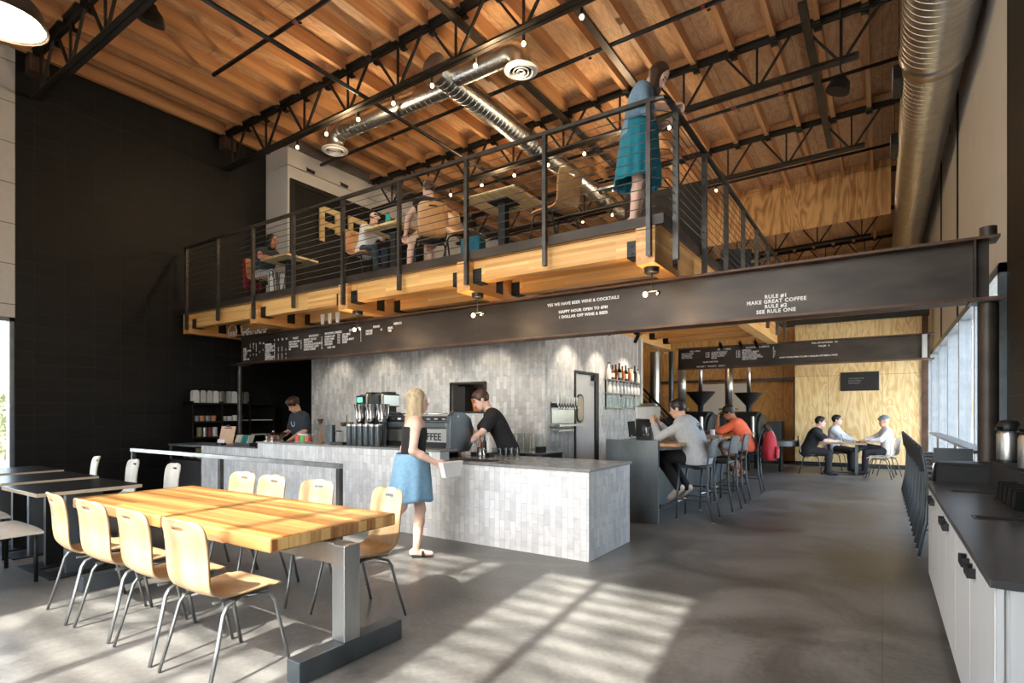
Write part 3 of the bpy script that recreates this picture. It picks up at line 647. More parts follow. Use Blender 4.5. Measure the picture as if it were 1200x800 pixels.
# espresso machine
t = on('espresso_machine', 'black and steel espresso machine with COFFEE on its rear panel', 'espresso machine', (-4.92, 5.36, .893))
def emside(x0, x1): return MB().prism([(-.17, .05), (.24, .05), (.29, .30), (.24, .50), (.12, .57), (-.10, .58), (-.17, .50)], x0, x1, 'yz')
for x in (-.58, .52):
    MB().prism([(-.16, .06), (.22, .06), (.30, .16), (.30, .34), (.25, .47), (.12, .55), (-.08, .56), (-.15, .50)], x, x + .07, 'yz').obj('side_panel', MT['bluesteel'], t, bev=.01)
    MB().lathe([(.011, 0), (.011, .008)], (x + (.07 if x > 0 else 0), -.02, .50), 10, (1 if x > 0 else -1, 0, 0)).obj('panel_screw', MT['chrome'], t)
MB().box((-.508, -.13, .06), (.518, .24, .30)).obj('body', MT['blk'], t, bev=.006)
MB().box((-.508, -.145, .18), (.518, -.131, .33)).obj('rear_panel', MT['inox'], t)
MB().box((-.508, -.14, .345), (.518, .20, .43)).obj('boiler_cover', MT['bluesteel'], t, bev=.02)
MB().box((-.508, -.12, .44), (.518, .22, .50)).obj('cup_tray', MT['blk'], t)
b = MB()
for y in (-.12, .21): b.tube([(-.5, y, .53), (.51, y, .53)], .008, 8)
b.obj('cup_rail', MT['chrome'], t, 'all')
for i in range(8): MB().box((-.45 + i * .125, -.122, .455), (-.39 + i * .125, -.1205, .475)).obj('vent_slot', MT['chrome'], t)
for x in (-.42, 0, .42): MB().box((x - .04, .05, 0), (x + .04, .15, .0595)).obj('foot', MT['blk'], t)
for x in (-.3, .3):
    g = MB().lathe([(.04, -.08), (.04, 0)], (x, .32, .30), 14).box((x - .03, .2, .26), (x + .03, .33, .30)).obj('group_head', MT['chrome'], t, True)
    MB().tube([(x, .33, .22), (x, .42, .2)], .012, 8).obj('portafilter', MT['blk'], t, 'all')
MB().tube([(.50, .31, .40), (.56, .33, .36), (.58, .36, .2), (.57, .38, .12)], .007, 8).obj('steam_wand', MT['chrome'], t, 'all')
text('COFFEE', .125, (.22, -.1462, .205), t, 'lettering', MT['blkm'], align='CENTER', bold=.002)
MB().box((-.36, -.1468, .195), (.40, -.1452, .30)) if False else None
# two electronic grinders beside it
for dx, lb in ((-5.98, 'grey-bodied coffee grinder with a green lit display, left of the espresso machine'), (-5.68, 'second coffee grinder close beside the espresso machine')):
    t = on('coffee_grinder', lb, 'coffee grinder', (dx, 5.48, .893))
    MB().box((-.10, -.15, 0), (.10, .15, .05)).obj('base', MT['blk'], t, bev=.01)
    MB().box((-.05, .0, .05), (.05, .12, .62)).obj('column', MT['blk'], t)
    MB().box((-.085, -.17, .62), (.085, .16, .80), .02).obj('motor_head', MT['inox'], t)
    MB().box((-.06, -.06, .801), (.06, .10, .83)).obj('lid', MT['blk'], t)
    MB().box((-.10, -.20, .66), (.04, -.171, .78)).obj('display', MT['blk'], t)
    if dx < -5.9: MB().box((-.08, -.2012, .69), (.02, -.2002, .75)).obj('display_digits', EMIT('green_digits', (.05, .8, .25), 2.), t)
    MB().tube([(0, -.05, .62), (0, -.07, .5)], .03, 10).obj('spout', MT['blk'], t)
# dark tumblers with metal decanters above them
for i in range(6):
    tm = on('vacuum_tumbler', 'dark slate tumbler with a steel rim in the row left of the espresso machine', 'tumbler', (-5.93 + i * .108, 5.04, 1.009), 'dark tumblers on the bar ledge')
    MB().lathe([(.040, 0), (.044, .01), (.046, .24), (.044, .25)], (0, 0, 0), 16).obj('body', MT['bluesteel'], tm, True)
    MB().lathe([(.044, .2502), (.046, .262), (.042, .275), (.03, .28)], (0, 0, 0), 16).obj('rim', MT['inox'], tm, True)
for i in range(3):
    p = on('metal_decanter', ('left', 'middle', 'right')[i] + ' of three shiny metal decanters standing behind the dark tumblers', 'decanter', (-5.86 + i * .21, 5.165, 1.009), 'metal decanters')
    MB().lathe([(.055, 0), (.055, .285), (.06, .29)], (0, 0, 0), 16).obj('stand', MT['bluesteel'], p, True)
    MB().lathe([(.05, .2905), (.062, .31), (.066, .37), (.064, .42), (.078, .48), (.092, .54), (.088, .54), (.07, .47)], (0, 0, 0), 18).obj('vessel', MT['chrome'], p, True)
    MB().tube([(.07, 0, .52), (.11, 0, .50), (.10, 0, .38), (.065, 0, .33)], .006, 8).obj('handle', MT['chrome'], p, 'all')
# pour-over stand and small kit to the left
t = on('pour_over_stand', 'dark cylindrical dispenser with an arm on the bar left of the tumblers', 'dispenser', (-6.30, 5.04, 1.009))
MB().lathe([(.05, 0), (.05, .25), (.045, .262)], (0, 0, 0), 16).obj('column', MT['bluesteel'], t, True); MB().box((.052, -.015, .17), (.19, .015, .185)).obj('arm', MT['blk'], t); MB().box((.05, -.07, 0), (.30, .07, .03)).obj('drip_base', MT['blk'], t)
t = on('glass_siphon', 'small brown and glass brewing stand beside the barista in navy', 'brewing stand', (-6.62, 5.10, 1.009))
MB().lathe([(.05, 0), (.05, .012), (.012, .02), (.012, .19)], (0, 0, 0), 14).obj('stand', col('copper', srgb(170, 120, 86), .35, .6), t, True); MB().ell((0, 0, .22), (.05, .05, .055)).obj('bulb', MT['jar'], t, 'all'); MB().lathe([(.02, .27), (.045, .34)], (0, 0, 0), 14).obj('funnel', col('brownwood', srgb(96, 66, 48), .5), t, True)
t = on('scale_tray', 'wire tray of small tools standing on the bar beside the tumblers', 'tray', (-6.12, 5.15, 1.009))
MB().box((-.1, -.06, 0), (.1, .06, .02)).obj('tray', MT['blk'], t); MB().tube([(0, 0, .02), (0, 0, .40)], .006, 6).obj('rod', MT['blk'], t)
MB().lathe([(.03, .24), (.05, .27), (.05, .30)], (-.06, 0, 0), 12).lathe([(.03, .24), (.05, .27), (.05, .30)], (.06, 0, 0), 12).obj('wire_basket', col('bronze', srgb(110, 92, 78), .4, .6), t, True)
t = on('card_holder', 'clear holder of red and green cards in front of the barista in navy', 'card holder', (-6.88, 5.02, 1.009))
MB().box((-.17, -.03, 0), (.17, .03, .015)).box((-.17, .025, .015), (.17, .03, .13)).obj('holder', MT['jar'], t)
for x, c in ((-.13, (.6, .08, .04)), (-.02, (.08, .5, .06)), (.09, (.6, .1, .05))): MB().box((x - .04, -.025, .016), (x + .045, .02, .10)).obj('card_pack', col('card%s' % x, c, .5), t)
t = on('cake_dome', 'round brown cake under a glass dome with a knob on the bar', 'cake dome', (-7.62, 5.03, 1.009))
MB().lathe([(.14, 0), (.14, .012), (.13, .018)], (0, 0, 0), 20).obj('plate', MT['inox'], t, True); MB().lathe([(.10, .019), (.105, .07), (.08, .09)], (0, 0, 0), 20).obj('cake', col('cake', srgb(120, 72, 48), .7), t, True)
MB().lathe([(.125, .019), (.12, .09), (.07, .125), (.01, .135)], (0, 0, 0), 20, cap=False).obj('dome', MT['jar'], t, True); MB().ell((0, 0, .148), (.016, .016, .016)).obj('knob', MT['chrome'], t, 'all')
t = on('till_tablet', 'black till tablet tilted on a stand in front of the barista in navy', 'tablet', (-7.95, 5.36, .919), rz=-.3)
MB().tube([(0, 0, 0), (0, .03, .11)], .018, 8).obj('stand', MT['blk'], t); MB().obox((0, 0, .15), (.27, .012, .19), Matrix.Rotation(-.95, 3, 'X')).obj('screen', MT['blk'], t)
t = on('napkin_holder', 'black holder of cream and teal napkins at the till', 'napkin holder', (-8.32, 5.0, .919))
MB().box((-.22, -.06, 0), (.22, .06, .05)).obj('tray', MT['blk'], t)
for i in range(7): MB().obox((-.17 + i * .055, 0, .11), (.012, .09, .13), Matrix.Rotation(.5, 3, 'Y')).obj('napkin', col('teal', (.03, .32, .30)) if i in (3, 4, 5) else col('cream', (.75, .68, .55)), t)
t = on('menu_clipboard', 'tan menu clipboard leaning upright on the till counter', 'clipboard', (-9.02, 5.08, .919), rz=.1)
Rb = Matrix.Rotation(-.22, 3, 'X')
MB().obox((0, .035, .148), (.36, .008, .30), Rb).obj('board', col('kraft', srgb(206, 170, 138)), t); MB().obox((0, .06, .30), (.10, .014, .03), Rb).obj('clip', MT['blk'], t)
tx = text('COFFEE MENU', .03, (0, .0525, .255), t, 'lettering', MT['blkm'], align='CENTER'); tx.rotation_euler = (PI / 2 - .22, 0, 0)
t = on('card_reader', 'small black card reader with a white slip in front of the clipboard', 'card reader', (-8.90, 4.94, .919)); MB().box((-.08, -.04, 0), (.08, .04, .035)).obj('body', MT['blk'], t); MB().obox((0, 0, .06), (.20, .006, .06), Rb).obj('slip', MT['paper'], t)
# white cups and jars on the island end, by the barista in black
for i in range(5): tag(MB().lathe([(.03, 0), (.036, .10), (.033, .10), (.028, .01)], (-4.14 + .085 * i, 5.86, .893), 12).obj('stacked_glass', MT['jar'], None, True), 'clear glass in the row beside the espresso machine', 'glass', 'glasses beside the espresso machine')
t = on('syrup_rack', 'small dark rack of bottles between the espresso machine and the barista in black', 'bottle rack', (-4.16, 5.62, .893)); MB().box((-.14, -.06, 0), (.14, .06, .05)).obj('rack', MT['blk'], t)
for i in range(4): MB().lathe([(.026, .051), (.026, .17), (.011, .21), (.011, .26)], (-.1 + i * .066, 0, 0), 10).obj('bottle', (MT['jar'], col('amber', (.25, .1, .03), .2), MT['blk'], MT['paper'])[i], t, True)
t = on('steel_jug', 'steel milk jug on the bar behind the walking woman', 'jug', (-4.02, 5.4, .893)); MB().lathe([(.05, 0), (.055, .05), (.042, .11), (.05, .13)], (0, 0, 0), 16).obj('body', MT['chrome'], t, True); MB().tube([(.045, 0, .11), (.09, 0, .09), (.055, 0, .03)], .006, 6).obj('handle', MT['chrome'], t)
# back cabinet with jars, tap wall, pass window
t = on('back_cabinet', 'grey under-counter cabinet behind the barista in black', 'cabinet', (-4.30, 6.78, 0)); MB().box((-.55, -.3, .08), (.48, .3, .86)).obj('body', MT['bluesteel'], t, bev=.003); MB().box((-.57, -.32, .8605), (.50, .31, .885)).obj('top', MT['inox'], t); MB().box((-.53, -.26, 0), (.46, .28, .0795)).obj('plinth', MT['blk'], t)
for i in range(5): tag(MB().lathe([(.045, 0), (.045, .26), (.040, .26), (.040, .01)], (-4.40 + i * .115, 6.68, .886), 14).obj('glass_jar', MT['jar'], None, True), 'tall clear glass on the back cabinet', 'glass jar', 'tall glasses on the back cabinet')
tag(MB().box((-3.98, 6.6, .886), (-3.88, 6.72, .97)).obj('black_box', MT['blk']), 'small black box at the end of the back cabinet', 'box')
t = thing('beer_tap_wall', 'steel beer tap plate with a row of white handles on the tiled side wall', 'beer taps', (-4.12, 7.64, 1.28))
MB().box((.001, -.36, 0), (.02, .36, .32)).obj('steel_plate', MT['inox'], t); MB().box((.001, -.36, .235), (.06, .36, .30)).obj('manifold', MT['blk'], t)
for i in range(8):
    y = -.31 + i * .088; MB().tube([(.062, y, .26), (.11, y, .25), (.12, y, .20)], .010, 8).obj('tap', MT['chrome'], t, 'all'); MB().lathe([(.010, 0), (.016, .10), (.012, .13)], (.09, y, .27), 8).obj('tap_handle', MT['paper'], t, True)
MB().box((.001, -.38, -.05), (.16, .46, -.02)).obj('drip_shelf', MT['inox'], t); MB().box((.001, -.3, -.13), (.10, .2, -.10)).obj('lower_tray', MT['inox'], t)
t = thing('wall_shelf', 'three short glass shelves of bottles on the tiled side wall', 'shelf', (-4.12, 9.94, 0))
for z in (2.02, 1.78, 1.52): MB().box((.001, -.78, z), (.15, .78, z + .012)).obj('shelf_board', MT['inox'], t)
for y in (-.7, 0, .7): MB().box((.001, y - .008, 1.5), (.018, y + .008, 2.02)).obj('upright', MT['blk'], t)
bc = [srgb(230, 226, 214), srgb(120, 60, 20), srgb(150, 84, 30), (.02, .02, .02), srgb(170, 100, 40), (.02, .03, .02), srgb(140, 74, 26), srgb(216, 200, 170), (.02, .02, .02)]
def bottle(x, y, z, h, r, m, lab_, grp, capm=None, label2=None):
    t = thing('spirit_bottle', lab_, 'bottle', (x, y, z), 0, grp)
    MB().lathe([(r * .92, 0), (r, .01), (r, h * .55), (r * .4, h * .7), (r * .34, h * .92)], (0, 0, 0), 12).obj('body', m, t, True)
    MB().lathe([(r * .4, h * .921), (r * .4, h)], (0, 0, 0), 10).obj('cap', capm or MT['blk'], t, True)
    if label2: MB().lathe([(r * 1.02, h * .15), (r * 1.02, h * .45)], (0, 0, 0), 12, cap=False).obj('paper_label', label2, t, True)
for i in range(10): bottle(-4.04, 9.22 + i * .155, 2.033, (.30, .26, .28, .32, .27)[i % 5], .042, col('btl%d' % (i % 9), bc[i % 9], .15), 'spirit bottle on the top wall shelf', 'bottles on the top wall shelf', None, MT['paper'] if i % 2 else None)
for i in range(9): bottle(-4.04, 9.24 + i * .17, 1.793, .215, .045, MT['paper'], 'white bottle with a red neck on the middle wall shelf', 'white bottles on the middle wall shelf', MT['red'])
for i in range(8): tag(MB().lathe([(.045, 0), (.05, .2), (.046, .2), (.042, .01)], (-4.04, 9.26 + i * .19, 1.533), 12).obj('carafe', MT['jar'], None, True), 'clear glass on the lowest wall shelf', 'glass', 'glasses on the lowest wall shelf')
t = thing('pass_window', 'black framed pass window in the tiled wall behind the bar', 'pass window', (-5.54, 7.1, 1.46)); MB().box((-.37, -.02, -.03), (.37, .21, 0)).box((-.37, -.02, .44), (.37, .0, .47)).box((-.37, -.02, 0), (-.35, 0, .44)).box((.35, -.02, 0), (.37, 0, .44)).obj('frame', MT['blk'], t)
tag(MB().box((-5.86, 7.12, 1.462), (-5.62, 7.45, 1.86)).obj('dark_carton', MT['blkm']), 'tall dark box inside the pass window', 'box'); tag(MB().lathe([(.09, 0), (.11, .12), (.13, .2)], (-5.40, 7.2, 1.462), 16).obj('copper_pot', col('orangepot', srgb(190, 110, 50), .5), None, True), 'orange pot inside the pass window', 'pot')
# black retail shelf on the left wall
t = thing('retail_shelf', 'black open shelf unit of retail goods against the black wall behind the till', 'shelf unit', (-11.0, 6.3, 0))
for z in (.02, .55, .95, 1.25, 1.6): MB().box((-.12, -.86, z), (.22, .86, z + .03)).obj('shelf_board', MT['blk'], t)
for y in (-.86, -.30, .28, .83): MB().box((-.12, y, 0), (.22, y + .03, 1.66)).obj('side_panel', MT['blk'], t)
for z, y0, y1 in ((1.281, .33, .80), (.981, .33, .75), (1.281, -.08, .26)): MB().box((-.05, y0, z), (.21, y1, z + .018)).obj('light_shelf', MT['paper'], t)
for i in range(9): tag(MB().prism([(-.055, 0), (.055, 0), (.055, .2), (.03, .235), (-.03, .235), (-.055, .2)], -10.98, -10.86, 'yz').obj('coffee_bag', MT['inox'] if i % 3 else MT['paper'], None, False, (0, 5.56 + i * .125, 1.632)), 'silver and white coffee bag standing on top of the black shelf unit', 'bag', 'bags on top of the black shelf')
for i in range(4): tag(MB().lathe([(.045, 0), (.05, .1), (.046, .1)], (-10.88, 5.56 + i * .11, 1.281), 12).obj('glazed_mug', col('mug%d' % (i % 2), srgb(196, 140, 96) if i % 2 else srgb(150, 150, 160), .4), None, True), 'brown or grey glazed mug on the left shelf bay', 'mug', 'mugs on the left shelf bay')
for i in range(4): tag(MB().lathe([(.042, 0), (.046, .09), (.042, .09)], (-10.87, 6.10 + i * .11, 1.30 if i > 1 else 1.281), 12).obj('white_mug', MT['paper'], None, True), 'white cup on the middle shelf bay', 'cup', 'white cups on the middle shelf bay')
for i in range(4): tag(MB().lathe([(.045, 0), (.045, .17), (.03, .18)], (-10.88, 5.62 + i * .10, .981), 12).obj('canister', (col('olive', (.28, .26, .16)), MT['inox'], MT['red'], MT['paper'])[i], None, True), ('olive', 'steel', 'red', 'white')[i] + ' canister on the lower left shelf bay', 'canister')
for i in range(2): tag(MB().box((-10.90, 5.55 + i * .2, .581), (-10.86, 5.70 + i * .2, .76)).obj('boxed_bag', col('tanbox', srgb(206, 196, 150)), None), 'square cream packet on the bottom left shelf bay', 'packet', 'cream packets on the bottom shelf')
# ------------------------------------------------------------------ bar with stools on the right of the counter
t = thing('roastery_bar', 'long blackened steel bar with a wooden top in front of the roasters', 'bar counter', (0, 0, 0))
MB().box((-3.12, 7.02, 0), (-2.40, 7.08, 1.08)).obj('end_panel', MT['bluesteel'], t, bev=.003)
MB().box((-3.12, 7.082, 0), (-2.72, 12.2, 1.04)).obj('bar_body', MT['bluesteel'], t)
MB().box((-2.719, 7.082, 1.0), (-2.16, 12.25, 1.04)).obj('wood_top', MT['slab'], t, bev=.004)
MB().box((-3.14, 7.09, 1.0405), (-2.73, 12.2, 1.055)).obj('rear_top', MT['darktop'], t)
MB().tube([(-2.42, 7.12, .2), (-2.42, 12.2, .2)], .02, 8).obj('foot_rail', MT['blk'], t)
for y in (7.3, 9.6, 12): MB().box((-2.718, y, .19), (-2.44, y + .03, .21)).obj('rail_bracket', MT['blk'], t)
def bar_stool(label, loc, rz, grp):
    t = thing('bar_stool', label, 'bar stool', loc, rz, grp)      # faces +Y, back at -Y
    MB().box((-.19, -.18, .70), (.19, .19, .735), .012).obj('seat', MT['blk'], t)
    for s in (-1, 1):
        MB().tube([(s * .18, .18, .70), (s * .195, .20, .35), (s * .205, .21, .012)], .014, 8, flat=.8).obj('leg', MT['bluesteel'], t, 'all')
        MB().tube([(s * .18, -.245, 1.10), (s * .18, -.215, .95), (s * .18, -.185, .72), (s * .19, -.20, .35), (s * .20, -.26, .012)], .014, 8, flat=.8).obj('leg', MT['bluesteel'], t, 'all')
        MB().tube([(s * .197, .203, .28), (s * .193, -.205, .28)], .010, 6).obj('side_stretcher', MT['bluesteel'], t)
        for y, d in ((.21, 0), (-.26, 0)): MB().lathe([(.016, 0), (.016, .012)], (s * (.205 if y > 0 else .20), y, 0), 8).obj('foot_cap', MT['inox'], t)
    MB().tube([(-.197, .203, .24), (.197, .203, .24)], .011, 6).obj('foot_rest', MT['inox'], t)
    b = MB(); n = 8; z0, z1 = .84, 1.10
    vs = []; fs = []
    for k in range(2):
        for i in range(n + 1):
            a = -1 + 2 * i / n
            for z in (z0, z1): vs.append((a * .178, -.20 - .028 * (1 - a * a) - (z - .84) * .12 - .014 * k, z - (.025 * a * a if z == z1 else -.02 * a * a)))
    m = 2 * (n + 1)
    for i in range(n):
        q = 2 * i; fs += [(q, q + 2, q + 3, q + 1), (m + q, m + q + 1, m + q + 3, m + q + 2), (q, m + q, m + q + 2, q + 2), (q + 1, q + 3, m + q + 3, m + q + 1)]
    fs += [(0, 1, m + 1, m), (2 * n, m + 2 * n, m + 2 * n + 1, 2 * n + 1)]
    MB().add(vs, fs).obj('backrest', MT['bluesteel'], t, True)
    return t
st0 = bar_stool('black metal bar stool under the person in the grey hoodie, nearest at the bar', (-2.10, 7.70, 0), PI / 2, 'bar stools at the roastery bar')
dup(st0, (-2.02, 8.62, 0), PI / 2 - .1, 'empty black bar stool just behind the grey hoodie')
dup(st0, (-2.04, 9.50, 0), PI / 2, 'empty black bar stool just in front of the orange shirt')
dup(st0, (-2.03, 10.78, 0), PI / 2 + .06, 'black bar stool with a red backpack hanging on its back')
for i, y in enumerate((7.05, 7.75, 8.45, 9.2, 9.95, 10.75, 11.55, 12.4)):
    dup(st0, (.56, y, 0), -PI / 2, ('black bar stool nearest along the window ledge', 'second black bar stool along the window ledge', 'third black bar stool along the window ledge', 'fourth black bar stool along the window ledge', 'fifth black bar stool along the window ledge', 'sixth black bar stool along the window ledge', 'seventh black bar stool along the window ledge', 'farthest black bar stool along the window ledge')[i], 'bar stools along the window ledge')
t = thing('window_ledge', 'narrow dark ledge along the shop window, on thin steel legs', 'ledge', (0, 0, 0)); MB().box((.74, 6.95, 1.04), (.90, 13.2, 1.07)).obj('ledge_top', MT['darktop'], t)
for y in (7.1, 10, 13): MB().box((.84, y, 0), (.87, y + .03, 1.039)).obj('leg', MT['rail'], t)
# things on the bar end
t = thing('pos_screen', 'small black upright screen on the steel bar end', 'screen', (-2.98, 7.6, 1.056), .5); MB().obox((0, 0, .15), (.10, .014, .22), Matrix.Rotation(-.1, 3, 'Y')).obj('screen', MT['blk'], t); MB().box((-.06, -.06, 0), (.06, .06, .012)).box((-.012, -.012, .012), (.012, .012, .06)).obj('stand', MT['inox'], t)
t = thing('batch_brewer', 'white and steel coffee brewer on the bar beside the grey hoodie', 'coffee brewer', (-2.88, 7.95, 1.056), .4)
MB().box((-.16, -.18, 0), (.16, .18, .04)).obj('base', MT['blk'], t); MB().box((-.16, .06, .04), (.16, .18, .28)).obj('back', MT['blk'], t); MB().box((-.17, -.19, .28), (.17, .19, .48), .015).obj('head', MT['inox'], t); MB().lathe([(.10, .481), (.11, .50), (.10, .52)], (0, 0, 0), 16).obj('lid', MT['inox'], t, True); MB().lathe([(.07, .041), (.08, .16), (.06, .2)], (0, -.06, 0), 14).obj('jug', MT['jar'], t, True)
tag(MB().lathe([(.045, 0), (.05, .19), (.047, .2)], (-2.66, 7.62, 1.0415), 14).obj('dark_tumbler', MT['bluesteel'], None, True), 'dark tumbler beside the coffee brewer on the bar', 'tumbler')
tag(MB().box((-2.52, 9.55, 1.041), (-2.25, 9.85, 1.06)).obj('laptop_closed', MT['alum'], None, bev=.004), 'thin grey laptop lying on the wooden bar top', 'laptop')
tag(MB().lathe([(.04, 0), (.045, .1), (.04, .1)], (-2.5, 10.2, 1.0405), 12).obj('paper_cup', MT['paper'], None, True), 'white paper cup on the wooden bar by the orange shirt', 'cup')
# red backpack on the stool back
t = thing('backpack', 'red backpack with grey side pocket hanging on a stool back behind the orange shirt', 'backpack', (-1.68, 10.74, .58))
t.scale = (1.15, 1.15, 1.15)
b = MB(); pr = [(.12, 0, .0), (.17, .0, .08), (.175, 0, .25), (.15, 0, .38), (.09, 0, .45), (.02, 0, .47)]
vs = []; fs = []; n = 16
for i, (r, _, z) in enumerate(pr):
    for k in range(n):
        a = 2 * PI * k / n; vs.append((.02 + r * .62 * math.cos(a) + .03 * math.sin(3 * a + z * 9) * .4, r * 1.05 * math.sin(a) + .012 * math.sin(5 * a + z * 14), z))
for i in range(len(pr) - 1):
    for k in range(n): fs.append((i * n + k, i * n + (k + 1) % n, (i + 1) * n + (k + 1) % n, (i + 1) * n + k))
fs += [tuple(range(n))[::-1], tuple((len(pr) - 1) * n + k for k in range(n))]
bp_ = b.add(vs, fs).obj('bag_body', col('backpack_red', srgb(176, 44, 54), .8), t, 'all')
sm_ = bp_.modifiers.new('soft', 'SUBSURF'); sm_.levels = 1; sm_.render_levels = 1
MB().prism(rr(-.11, .11, .05, .24, .04), .12, .145, 'yz').obj('front_pocket', col('backpack_red', srgb(176, 44, 54)), t, bev=.01); MB().tube([(.148, -.09, .20), (.15, .0, .23), (.148, .09, .2)], .005, 6).obj('zip', MT['blk'], t)
MB().ell((.06, .19, .13), (.07, .05, .11)).obj('side_pocket', MT['fabric_g'], t, 'all')
for y in (-.07, .07): MB().tube([(-.09, y, .06), (-.14, y * 1.3, .22), (-.10, y, .40), (-.02, y * .7, .50), (.03, y * .5, .45)], .016, 6, flat=.5).obj('strap', MT['blk'], t, 'all')
MB().tube([(.0, -.03, .46), (-.03, 0, .515), (.0, .03, .46)], .008, 6).obj('grab_loop', MT['blk'], t)
# ------------------------------------------------------------------ condiment cabinet on the right
t = thing('condiment_cabinet', 'white condiment cabinet with a dark top along the right wall', 'cabinet', (0, 0, 0))
Y0, Y1 = 2.50, 5.82
MB().box((.345, Y0 + .02, .1), (1.04, Y1, .834)).obj('carcass', MT['white_b'], t)
MB().box((.41, Y0 + .03, 0), (1.04, Y1 - .02, .0995)).obj('plinth', MT['blkm'], t)
MB().box((.305, Y0 - .01, .8345), (1.045, Y1 + .02, .864)).obj('worktop', MT['darktop'], t, bev=.003)
MB().box((.325, Y0 + .0, .1), (.344, Y0 + .02, .832)).obj('corner_strip', MT['white_b'], t); MB().box((.36, Y0 + .002, .1), (1.04, Y0 + .0195, .832)).obj('end_panel', MT['white_b'], t)
hm = MT['blk']
ys = [Y0 + .022, 3.18, 3.76, 4.3, 4.84, 5.36, Y1]
for i in range(6):
    d = MB().box((.322, ys[i] + .003, .102), (.3435, ys[i + 1] - .003, .83)).obj('cabinet_door', MT['white_b'], t, bev=.0015)
    yh = ys[i + 1] - .14 if i % 2 == 0 else ys[i] + .06
    MB().box((.300, yh - .06, .745), (.3215, yh - .045, .785)).box((.300, yh + .045, .745), (.3215, yh + .06, .785)).box((.292, yh - .06, .745), (.2995, yh + .06, .785)).obj('door_handle', hm, d)
for y, lb in ((3.86, 'near'), (5.1, 'far')):
    b = MB().box((.41, y, .8642), (.78, y + .015, .8672)).box((.41, y + .125, .8642), (.78, y + .14, .8672)).box((.41, y + .015, .8642), (.425, y + .125, .8672)).box((.765, y + .015, .8642), (.78, y + .125, .8672)); b.obj('waste_slot_rim', MT['rail'], t)
    MB().box((.425, y + .015, .8641), (.765, y + .125, .8648)).obj('waste_slot', col('void', (.003, .003, .003), .9), t)
t = thing('airpot_riser', 'black box riser under the coffee airpots at the back of the dark worktop', 'riser', (.86, 5.4, .8645)); MB().box((-.15, -.80, 0), (.17, .40, .195), .004).obj('box', MT['blkm'], t)
for y, lb in ((5.62, 'steel coffee airpot with a black lid on the riser, nearer the steel post'), (4.80, 'steel coffee airpot cut off by the right edge of the picture')):
    t = thing('airpot', lb, 'airpot', (.80, y, 1.060), .4, 'airpots')
    MB().lathe([(.070, 0), (.074, .012), (.074, .21), (.062, .235)], (0, 0, 0), 24).obj('body', MT['inox'], t, True); MB().lathe([(.070, .2355), (.076, .25), (.074, .275), (.055, .312), (.02, .32)], (0, 0, 0), 20).obj('lid', MT['blk'], t, True)
    MB().tube([(-.06, -.03, .255), (-.105, -.04, .262), (-.112, -.042, .242)], .012, 8).obj('spout', MT['blk'], t, 'all'); MB().tube([(.068, 0, .25), (.11, 0, .23), (.112, 0, .10), (.075, 0, .05)], .009, 8).obj('handle', MT['blk'], t, 'all')
    MB().lathe([(.0745, 0), (.0755, .004), (.0745, .02)], (0, 0, 0), 20).obj('base_ring', MT['blk'], t)
t = thing('bus_bin', 'black bus bin in a chrome-cornered frame behind the far end of the dark worktop', 'bin', (.56, 5.98, 0)); MB().box((-.19, -.12, .0), (.20, .12, 1.0)).obj('body', MT['blkm'], t, bev=.004); MB().box((-.21, -.13, 1.0005), (.22, .13, 1.022)).obj('lid', MT['blk'], t)
for x in (-.205, .205):
    MB().tube([(x, -.135, .86), (x, -.135, .985), (x * .97, -.135, 1.01), (x * .9, -.135, 1.012)], .012, 8).obj('corner_trim', MT['chrome'], t, 'all')
tag(MB().box((.42, 6.85, .0), (.72, 6.90, 1.09)).obj('side_screen', MT['bluesteel'], None, bev=.003), 'dark flat panel standing between the bin and the window stools', 'panel')
t = thing('lid_organiser', 'black slotted organiser for lids at the back of the dark worktop', 'organiser', (.80, 4.55, .8645)); MB().box((-.19, -.42, 0), (.20, .25, .02)).obj('base', MT['blk'], t)
for i in range(9): MB().obox((0, -.38 + i * .072, .075), (.36, .008, .12), Matrix.Rotation(.5, 3, 'X')).obj('divider', MT['rail'] if i % 2 else MT['blk'], t)
# ------------------------------------------------------------------ table for three by the pale plywood
small_table('small table with a laptop where three men sit by the pale plywood wall', -1.27, -.30, 15.0, 15.75, .74, MT['veneer'], None, name='cafe_table')
bch = make_chair('chair under the man in the black shirt, at the back table', 'chairs at the back table', MT['veneer_g'], MT['rail'], (-1.42, 15.0, 0), -PI / 2 + .1)
dup(bch, (-1.0, 16.2, 0), -PI / 2 - .2, 'chair of the man in the pale blue shirt, behind the back table')
dup(bch, (.08, 15.45, 0), PI / 2 + .2, 'pale chair of the man in the grey cap, at the back table')
dup(bch, (-.05, 14.75, 0), PI / 2 - .1, 'empty pale chair nearest us at the back table')
t = thing('laptop', 'open dark laptop on the back table', 'laptop', (-.66, 15.32, .741), PI / 2 + .1); MB().box((-.16, -.11, 0), (.16, .11, .015)).obj('keyboard', MT['alum'], t); MB().obox((0, .135, .115), (.32, .008, .22), Matrix.Rotation(-.22, 3, 'X')).obj('screen', MT['blk'], t)
t = thing('water_bottle', 'clear water bottle on the back table beside the laptop', 'bottle', (-.80, 15.12, .741)); MB().lathe([(.036, 0), (.036, .15), (.015, .20)], (0, 0, 0), 12).obj('body', MT['jar'], t, True); MB().lathe([(.016, .2005), (.016, .225)], (0, 0, 0), 10).obj('cap', MT['paper'], t)
tag(MB().box((-.52, 15.45, .741), (-.34, 15.65, .753)).obj('black_tablet', MT['blk'], None, bev=.003), 'black tablet lying on the back table', 'tablet')
t = thing('letter_board', 'black grooved letter board hung on the pale plywood wall', 'sign', (-.5, 17.298, 2.02)); MB().box((-.43, -.03, 0), (.43, 0, .49), .004).obj('frame', MT['blk'], t)
b = MB()
